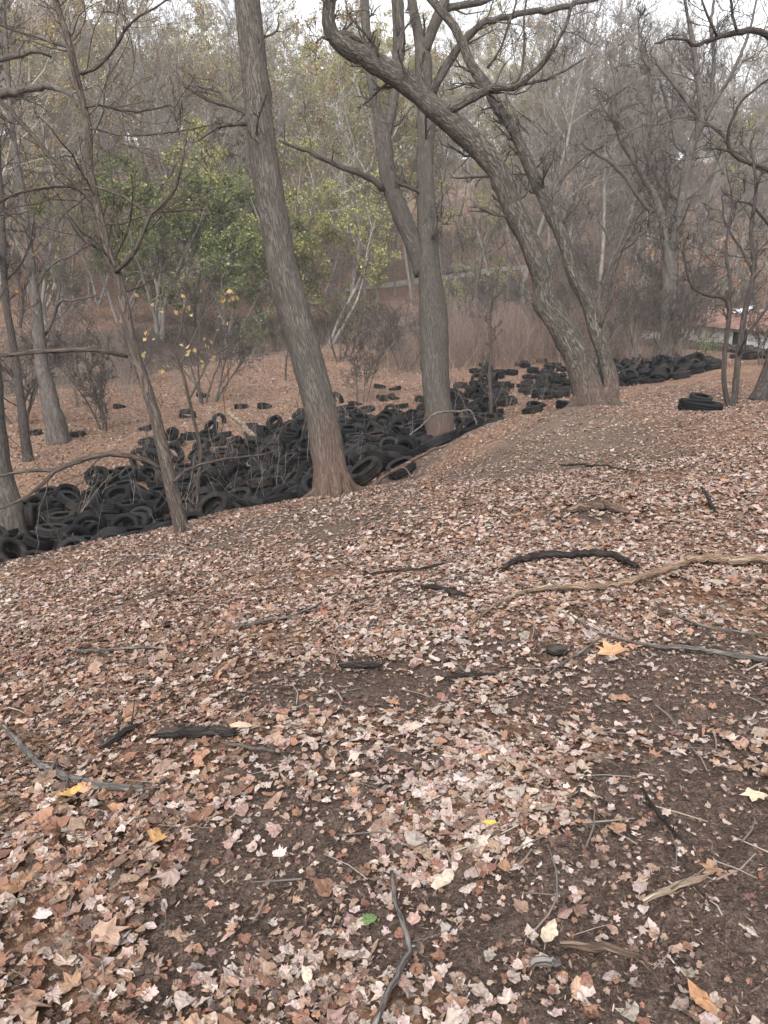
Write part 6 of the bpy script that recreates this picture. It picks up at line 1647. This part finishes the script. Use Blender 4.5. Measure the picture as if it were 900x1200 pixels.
# ---------------------------------------------------------------- the shed on the flood plain
def box(mb, o, ex, ey, ez, mat=0):
    o, ex, ey, ez = map(lambda a: np.array(a, float), (o, ex, ey, ez))
    V = [o + ex * i + ey * j + ez * k for k in (0, 1) for j in (0, 1) for i in (0, 1)]
    return mb.add(V, [(0, 2, 3, 1), (4, 5, 7, 6), (0, 1, 5, 4), (2, 6, 7, 3), (0, 4, 6, 2), (1, 3, 7, 5)], None, None, mat)
def shed():
    A = np.array([22.6, 62.5]); B = np.array([25.6, 50.5]); zg = -3.75; u = (B - A) / np.linalg.norm(B - A); n = np.array([-u[1], u[0]]); Ln = float(np.linalg.norm(B - A))
    k = NT('white_siding'); f = k.noise(k.n('TexCoord').outputs['Object'], 1.3, 5); f2 = k.noise(k.n('TexCoord').outputs['Object'], 7, 4)
    white = k.fin(k.mix(k.ramp(f2, [(.5, 0.0), (.75, .45)]), k.ramp(f, [(.3, (.48, .48, .45)), (.7, (.74, .74, .72))]), (.30, .26, .21)), .7)
    k = NT('rusty_metal_roof'); f = k.noise(k.scaled(k.n('TexCoord').outputs['Object'], (1, 1, 1)), 1.6, 6)
    rust = k.fin(k.ramp(f, [(.3, (.13, .07, .052)), (.5, (.23, .13, .105)), (.7, (.33, .235, .205))]), .55)
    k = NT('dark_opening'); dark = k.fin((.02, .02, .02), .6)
    k = NT('tarp_white'); tarpm = k.fin((.72, .76, .80), .5)
    root = thing('shed', 'low white shed with rusty red metal roof at the right edge', 'shed', (float(A[0]), float(A[1]), zg), math.atan2(u[1], u[0]))
    # local frame: x along the eave from A to B, y away to the right (n), z up
    s = 1.0
    def wall(nm, o, ex, ey, ez, m, parent=root): return box(MB(), o, ex, ey, ez).build(nm, m, parent, smooth=False)
    W, Hh = 5.2, 2.35
    w = wall('wall', (0, 0, 0), (Ln, 0, 0), (0, .16, 0), (0, 0, Hh), white); wall('wall', (0, W - .16, 0), (Ln, 0, 0), (0, .16, 0), (0, 0, Hh), white)
    for x in (0.0, Ln - .16):
        g = MB(); V = [(x, .17, 0), (x, W - .17, 0), (x, W - .17, Hh), (x, W / 2, Hh + .98), (x, .17, Hh)]; V = V + [(a + .16, b, c) for a, b, c in V]
        g.add(V, [(0, 1, 2, 3), (5, 8, 7, 6)]); g.f += [np.array([(0, 3, 4)]), np.array([(5, 9, 8)])]; g.m += [np.zeros(1, int)] * 2
        g.f.append(np.array([(a, 5 + a, 5 + (a + 1) % 5, (a + 1) % 5) for a in range(5)])); g.m.append(np.zeros(5, int)); g.build('gable', white, root, smooth=False)
    # corrugated roof slopes
    for sgn, y0 in ((1, -.45), (-1, W + .45)):
        mb = MB(); nx = 150; x = np.linspace(-.4, Ln + .4, nx); zc = .03 * np.sin(np.arange(nx) * 2.1)
        rows = [(y0, Hh - .12), (W / 2, Hh + 1.10)]
        V = [(a, b, c + d_) for b, c in rows for a, d_ in zip(x, zc)] + [(a, b, c + d_ - .05) for b, c in rows for a, d_ in zip(x, zc)]
        i = np.arange(nx - 1); F = np.concatenate([np.stack([i, i + 1, nx + i + 1, nx + i], 1), np.stack([2 * nx + i, 3 * nx + i, 3 * nx + i + 1, 2 * nx + i + 1], 1), np.stack([i, 2 * nx + i, 2 * nx + i + 1, i + 1], 1)])
        mb.add(V, F); mb.build('roof', rust, root)
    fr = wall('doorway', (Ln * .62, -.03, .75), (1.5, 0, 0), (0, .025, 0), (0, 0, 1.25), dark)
    for o, ex, ez in (((-.08, -.03, -.08), (1.66, 0, 0), (0, 0, .08)), ((-.08, -.03, 1.25), (1.66, 0, 0), (0, 0, .08)), ((-.08, -.03, .002), (.08, 0, 0), (0, 0, 1.246)), ((1.5, -.03, .002), (.08, 0, 0), (0, 0, 1.246))):
        box(MB(), (o[0] + Ln * .62, o[1] - .02, o[2] + .75), ex, (0, .05, 0), ez).build('frame', white, fr, smooth=False)
    wall('annex', (-4.8, .3, 0), (4.7, 0, 0), (0, 2.4, 0), (0, 0, 1.45), white); wall('annex_lid', (-4.9, .2, 1.46), (4.9, 0, 0), (0, 2.6, 0), (0, 0, .09), dark)
    # crumpled white sheet on the roof
    g = np.linspace(0, 1, 12); X, Y = np.meshgrid(g, g); r = np.random.RandomState(3)
    lx, ly = Ln * .42 + X * 1.3, W / 2 - .95 + Y * .9; lz = Hh - .12 + (ly + .45) / (W / 2 + .45) * 1.22 + .06 + np.abs(r.normal(size=X.shape)) * .07 + .25 * X * Y
    V = np.stack([lx, ly, lz], -1).reshape(-1, 3); i = np.arange(11)[:, None] * 12 + np.arange(11)[None]; i = i.ravel(); F = np.stack([i, i + 1, i + 13, i + 12], 1)
    o = MB().add(np.concatenate([V, V - (0, 0, .02)]), np.concatenate([F, F[:, ::-1] + 144])).build('tarp', tarpm); o.matrix_world = Matrix.Translation(root.location) @ Matrix.Rotation(root.rotation_euler.z, 4, 'Z')
    tag(o, 'crumpled white sheet lying near the ridge of the shed roof', 'tarp')
    # white sheets hanging low beside the doorway
    # bright green bush before the wall
    b = MB(); rr = np.random.RandomState(8); P = at(829, 405, 51); zg2 = float(height(P[0], P[1])); K = 260
    pos = rr.normal(size=(K, 3)) * np.array([.38, .35, .33]) + np.array([0, 0, .55]); pos[:, 2] = np.abs(pos[:, 2]) + .05
    leaf_quads(b, pos, .11, pick([(.16, .30, .06), (.22, .36, .09), (.12, .24, .05)], [1, 1, 1], K, rr), 0, rr, .6)
    rt = thing('green_shrub', 'bright green leafy shrub in front of the white shed wall', 'shrub', (P[0], P[1], zg2)); b.build('foliage', M['leaf_live'], rt)
    a = rr.uniform(0, 6.28, 12); Pp = np.stack([np.stack([np.cos(a) * q * .5, np.sin(a) * q * .5, np.full(12, q * 1.2 - .1)], -1) for q in (0, .5, 1)], 1); tubes(MB(), Pp, np.full((12, 3), .012), 4).build('stem', M['twig'], rt)
shed()

# ---------------------------------------------------------------- branches, sticks and marked leaves on the bank
WOOD = {}
def wood(name, a, b, c): WOOD[name] = bark('wood_' + name, a, b, c, sc=(55, 55, 9), bump=1.0, dist=.010, deep=.95)
wood('brown', (.05, .034, .025), (.14, .098, .074), (.26, .20, .16)); wood('dark', (.015, .013, .012), (.04, .034, .03), (.085, .075, .07)); wood('grey', (.06, .052, .047), (.15, .135, .125), (.27, .25, .235)); wood('pale', (.17, .125, .09), (.34, .27, .20), (.48, .41, .33)); wood('tan', (.10, .066, .046), (.25, .175, .125), (.38, .29, .22))
def stick(name, label, cat, runs, mat, lift=.0, jag=.25, sides=9, air=None, group=None):
    """runs of (px, py, width px) laid on the ground (or, with air, at that distance); one mesh"""
    mb = MB(); o0 = None
    for pts in runs:
        q = []
        for px, py, w in pts:
            if air: P, d = at(px, py, air), air
            else: P, d = ground_at(px, py)
            q.append([P[0], P[1], P[2], w * d / FPX * .5])
        s = spline(q, max(8, int(40 * sum(math.dist(a[:3], b[:3]) for a, b in zip(q[:-1], q[1:])))))
        if not air: s[:, 2] = np.maximum(height(s[:, 0], s[:, 1]) + s[:, 3] * .6, s[:, 2]) + lift + .024
        s[1:-1, :3] += rng.normal(size=(len(s) - 2, 3)) * s[1:-1, 3:4] * jag
        tubes(mb, s[None, :, :3], s[None, :, 3], sides, lump=lumps(len(s), sides, rng, .09, 3), cap=True)
        if o0 is None: o0 = s[len(s) // 2, :3].copy()
    if not air and len(runs[0]) > 3:                      # side twigs and a splintered end
        a_, b_ = sprout(s[None, :, :3], s[None, :, 3], 3, (.15, .9), (.05, .16), (30, 70), .02, .2, 4, .4, .4, .0015, .2, True)
        tubes(mb, a_, b_, 5, cap=True)
        tp = np.repeat(s[-1:, :3], 4, 0); dr = norm(s[-1, :3] - s[-3, :3] + rng.normal(size=(4, 3)) * .01); rr_ = s[-1, 3]
        tubes(mb, np.stack([tp - dr * rr_, tp + dr * rr_ * rng.uniform(.8, 3, (4, 1))], 1), np.array([[rr_ * .5, rr_ * .08]] * 4), 4)
    o = mb.build(name, mat); o.data.transform(Matrix.Translation(-Vector(o0))); o.location = o0
    return tag(o, label, cat, group)
W_ = WOOD
stick('fallen_branch', 'long light-brown branch with a peeled curve lying across the leaves at right', 'branch', [[(628, 699, 6), (650, 697, 6), (675, 697, 7), (705, 695, 7), (730, 692, 7.5), (760, 682, 8), (790, 671, 9), (820, 664, 10), (860, 666, 10), (905, 664, 10), (960, 660, 10)], [(640, 696, 5), (612, 702, 4.5), (590, 711, 3.5), (565, 728, 2.5), (545, 742, 1.5)]], W_['tan'], lift=.012)
stick('fallen_branch', 'short dark arched branch just above the long light-brown one', 'branch', [[(588, 673, 4), (605, 665, 7), (625, 660, 8), (650, 658, 8), (675, 657, 8.5), (705, 656, 8), (725, 661, 8), (746, 671, 5)]], W_['dark'], lift=.01)
stick('fallen_branch', 'straight thin grey branch running out of the right edge below the big tan leaf', 'branch', [[(758, 762, 4), (780, 765, 5), (800, 766, 5.5), (850, 773, 6), (905, 782, 6), (950, 788, 6)], [(760, 762, 3), (735, 757, 2.6), (700, 747, 2.2), (664, 724, 1.5)]], W_['grey'])
stick('stick', 'dark rotten stick piece on the leaves left of the long branch', 'stick', [[(494, 692, 4), (508, 694, 6), (525, 698, 6), (548, 704, 3)]], W_['dark'])
stick('stick', 'thin pale stick lying slantwise left of the big tan leaf', 'stick', [[(643, 796, 2.5), (660, 783, 3), (680, 770, 3), (703, 754, 2)]], W_['grey'])
stick('stick', 'forked grey stick standing out at the bottom edge, middle', 'stick', [[(438, 1215, 8), (455, 1175, 7.5), (468, 1148, 7.5), (480, 1121, 7), (473, 1095, 6), (462, 1062, 5), (459, 1030, 4)], [(480, 1121, 6), (486, 1119, 5), (492, 1116, 2)]], W_['grey'])
stick('stick', 'thick curved grey-brown stick on the leaves at the left edge', 'stick', [[(5, 858, 5), (20, 875, 7), (35, 891, 7), (55, 908, 8), (85, 921, 9), (120, 930, 9), (145, 932, 8), (170, 933, 8)]], W_['grey'])
stick('bark_piece', 'flat black charred-looking bark strip right of the curved left stick', 'bark', [[(185, 869, 8), (200, 868, 12), (230, 868, 12), (260, 867, 12), (276, 868, 8)]], W_['dark'], jag=.1)
stick('bark_piece', 'slanting dark brown bark piece above the curved left stick', 'bark', [[(117, 884, 5), (130, 876, 8), (145, 866, 8), (163, 856, 4)]], W_['dark'])
stick('stick', 'thin grey stick at the end of the black bark strip', 'stick', [[(262, 878, 3), (285, 882, 3.5), (322, 888, 3)]], W_['grey'])
stick('stick', 'splintered brown stick on dark soil beside the large cream leaf', 'stick', [[(655, 1117, 6), (675, 1119, 10), (705, 1122, 11), (748, 1130, 6)]], W_['brown'])
stick('stick', 'short pale split stick on dark soil at lower right', 'stick', [[(752, 1067, 5), (775, 1057, 8), (800, 1047, 8), (824, 1038, 5)]], W_['pale'])
stick('stick', 'stubby grey bark-covered stick below the large cream leaf', 'stick', [[(622, 1142, 9), (638, 1140, 12), (656, 1138, 10)]], W_['grey'])
stick('stick', 'thin dark twig slanting down at right middle', 'stick', [[(752, 932, 3), (765, 955, 4), (782, 978, 4), (808, 999, 2.5)]], W_['dark'])
stick('bark_piece', 'small dark bark chip on bare soil in the middle', 'bark', [[(398, 786, 5), (415, 787, 8), (432, 787, 8), (446, 787, 4)]], W_['dark'])
stick('bark_piece', 'grey-black flat chip just left of the big tan leaf', 'bark', [[(640, 770, 8), (652, 771, 14), (664, 771, 10)]], W_['dark'], jag=.05)
stick('stick', 'brown log stub half sunk in leaves above the long branch', 'stick', [[(664, 604, 6), (685, 601, 10), (710, 600, 11), (737, 606, 6)]], W_['brown'])
stick('stick', 'long thin twig lying on the dusty mound', 'stick', [[(655, 547, 2), (690, 548, 2.4), (715, 550, 2.2), (745, 554, 1.5)]], W_['dark'])
stick('stick', 'thin twig on leaves in the middle left of the branches', 'stick', [[(425, 678, 2), (460, 674, 3), (495, 671, 3), (520, 664, 2)]], W_['dark'])
stick('stick', 'thin grey twig among leaves left of centre', 'stick', [[(270, 742, 2), (300, 735, 3), (340, 727, 3), (372, 715, 2)]], W_['grey'])
stick('stick', 'pale straight twig among leaves at left', 'stick', [[(90, 768, 2.5), (130, 767, 3), (165, 764, 3), (205, 767, 2)]], W_['grey'])
stick('stick', 'dark bark-like stick right of the bark chip, below the branches', 'stick', [[(520, 800, 3), (550, 798, 5), (580, 796, 3)]], W_['dark'])
stick('stick', 'thin branch lying over the leaves by the right edge', 'stick', [[(772, 718, 2), (810, 735, 3), (850, 745, 3.5), (905, 752, 3)]], W_['grey'])
stick('stick', 'small crooked stick at far right above the long branch', 'stick', [[(822, 575, 3), (830, 590, 4), (838, 604, 3)]], W_['dark'])
stick('dead_branch', 'bare brown branch poking out of the tyres over the crest', 'branch', [[(436, 570, 5), (450, 558, 4.5), (470, 547, 4.5), (490, 536, 4.5), (505, 528, 4), (526, 521, 3)], [(470, 547, 3), (478, 552, 2.5), (482, 562, 2)]], W_['brown'], air=15.4)
stick('dead_branch', 'thin bent grey branch hanging over the tyres at the forked tree foot', 'branch', [[(480, 510, 2), (500, 494, 2.5), (512, 484, 3), (540, 482, 2.6), (552, 482, 2), (562, 505, 2), (572, 522, 1.5)]], W_['grey'], air=22.0)
stick('pale_log', 'pale stripped log leaning among the tyres left of the straight trunk', 'log', [[(268, 484, 6), (280, 494, 5), (292, 506, 6), (302, 518, 5)]], W_['pale'], air=27.5)
stick('fallen_log', 'long brown fallen log behind the mound of tyres below the shed', 'log', [[(716, 406, 6), (760, 405, 8), (800, 408, 9), (850, 412, 9), (905, 418, 8), (950, 424, 7)]], M['bark_brown'], lift=.05)
stick('fallen_log', 'shorter grey log lying before the shed behind the brown one', 'log', [[(760, 397, 4), (790, 398, 6), (820, 402, 6), (850, 400, 4)]], M['bark_far'], lift=.05)
stick('fallen_log', 'grey log lying on the far bank between the forked and leaning trees', 'log', [[(500, 326, 4), (530, 320, 6), (560, 316, 5)]], M['bark_far'], lift=.1)

def marked_leaf(label, px, py, wpx, kind, col, rot, seed, curl=1.0):
    P, d = ground_at(px, py); V, F = leaf_proto(kind, seed); V = V * np.array([1, 1, curl]); sz = wpx * d / FPX * .5
    n = ground_frame(np.array([P[0]]), np.array([P[1]]))[0]; a = norm(np.cross(n, [math.sin(rot), -math.cos(rot), 0])); b = np.cross(n, a)
    Wd = sz * (V[:, 0:1] * a + V[:, 1:2] * b + V[:, 2:3] * n); Wd[:, 2] += .012 - Wd[:, 2].min() * .6
    c = np.array(col)
    mb = MB().add(Wd, F, V * .05 + seed, np.tile(c, (len(V), 1)))
    if kind in ('plane', 'maple', 'beech'):
        st_ = np.array([[0, -.3, .0], [.03, -.7, .02], [.10, -1.05, .05]]) * (1 if kind != 'beech' else 1.25); st_ = sz * (st_[:, 0:1] * a + st_[:, 1:2] * b + st_[:, 2:3] * n) + np.array([0, 0, .012]); tubes(mb, st_[None], np.full((1, 3), .0014), 4, col=c * .6)
    o = mb.build('leaf', M['leaf_dry'], smooth=False); o.location = (P[0], P[1], float(height(P[0], P[1])) + .012)
    tag(o, label, 'leaf')
for args in [('large tan lobed leaf lying flat right of the slanting pale stick', 718, 770, 50, 'plane', (.40, .235, .13), .3, 71, .6), ('large cream curled leaf on dark soil at the bottom, right of centre', 643, 1102, 42, 'beech', (.46, .37, .28), -.5, 72, .8),
    ('small green maple leaf on soil at the bottom centre', 434, 1087, 26, 'maple', (.10, .15, .06), .8, 73, .5), ('small bright yellow leaf in the pale leaves near the centre', 573, 972, 18, 'beech', (.52, .34, .08), 1.3, 74, .4), ('cream pointed leaf at the right edge on dark soil', 885, 940, 34, 'plane', (.50, .40, .28), 2.4, 75, .5),
    ('orange-brown curled leaf standing at the lower right', 822, 1183, 46, 'beech', (.30, .165, .09), .4, 76, 1.3), ('cream curled leaf below the centre', 519, 1041, 42, 'beech', (.45, .36, .29), -.6, 77, 1.0), ('yellowish folded leaf beside the curved left stick', 84, 938, 40, 'beech', (.42, .27, .10), -.7, 78, 1.2),
    ('round pale-cream leaf at the bottom left of centre', 360, 1150, 28, 'beech', (.50, .41, .32), .2, 79, .5), ('whitish ribbed maple leaf left of centre at the bottom', 328, 1010, 26, 'maple', (.46, .40, .375), .1, 80, .5), ('big curled brown leaf at the left edge near the bottom', 24, 1048, 46, 'plane', (.21, .12, .07), 1.0, 81, 1.4), ('pale oval leaf right of the black bark strip', 284, 857, 30, 'beech', (.47, .36, .26), 1.3, 82, .5),
    ('white maple leaf at the lower left', 51, 1082, 30, 'maple', (.46, .40, .38), -.2, 83, .4), ('ochre lobed leaf at left below the curved stick', 183, 990, 34, 'plane', (.36, .21, .09), -.9, 84, .7)]:
    marked_leaf(*args)
# ---------------------------------------------------------------- air, light and camera
def haze():
    mb = MB(); box(mb, (-435, -435, -8), (870, 0, 0), (0, 870, 0), (0, 0, 72))
    m = bpy.data.materials.new('pale_air'); m.use_nodes = True; t = m.node_tree; t.nodes.clear(); o = t.nodes.new('ShaderNodeOutputMaterial'); v = t.nodes.new('ShaderNodeVolumePrincipled')
    v.inputs['Color'].default_value = (.93, .93, .95, 1); v.inputs['Density'].default_value = HAZE; t.links.new(v.outputs[0], o.inputs['Volume'])
    tag(mb.build('haze', m, smooth=False), kind='stuff')
HAZE = 0.0006
haze()
w = bpy.data.worlds.new('World'); scene.world = w; w.use_nodes = True; t = w.node_tree
bg = t.nodes['Background']; sky = t.nodes.new('ShaderNodeTexSky'); sky.sky_type = 'NISHITA'; sky.sun_disc = False
EL, AZ = math.radians(48), math.radians(195)
sky.sun_elevation = EL; sky.sun_rotation = AZ; sky.air_density = 1.0; sky.dust_density = 3.0; sky.ozone_density = 1.0
hs = t.nodes.new('ShaderNodeHueSaturation'); hs.inputs['Saturation'].default_value = .12; hs.inputs['Value'].default_value = 1.0      # an overcast sky: the cloud takes the blue out
t.links.new(sky.outputs[0], hs.inputs['Color']); t.links.new(hs.outputs[0], bg.inputs[0]); bg.inputs[1].default_value = .14
sun = bpy.data.lights.new('sun', 'SUN'); sun.energy = 0.95; sun.angle = math.radians(40); sun.color = (1.0, .955, .89)
so = link('sun', sun); so.rotation_euler = (Vector((math.sin(AZ) * math.cos(EL), math.cos(AZ) * math.cos(EL), math.sin(EL)))).to_track_quat('Z', 'Y').to_euler()
cam = bpy.data.cameras.new('camera'); cam.sensor_fit = 'HORIZONTAL'; cam.sensor_width = 36; cam.lens = 36.0; cam.clip_start = .05; cam.clip_end = 3000
co = link('camera', cam); co.location = tuple(CAM); co.rotation_euler = (math.pi / 2 - PITCH, 0, 0); scene.camera = co
vs = scene.view_settings; vs.view_transform = 'Standard'; vs.look = 'None'; vs.gamma = 1; vs.use_curve_mapping = False; vs.exposure = 1.45
scene.cycles.max_bounces = 6; scene.cycles.diffuse_bounces = 4; scene.cycles.glossy_bounces = 2; scene.cycles.transmission_bounces = 2; scene.cycles.volume_bounces = 0; scene.cycles.transparent_max_bounces = 4
scene.cycles.use_denoising = True; scene.cycles.use_adaptive_sampling = True; scene.cycles.adaptive_threshold = .02
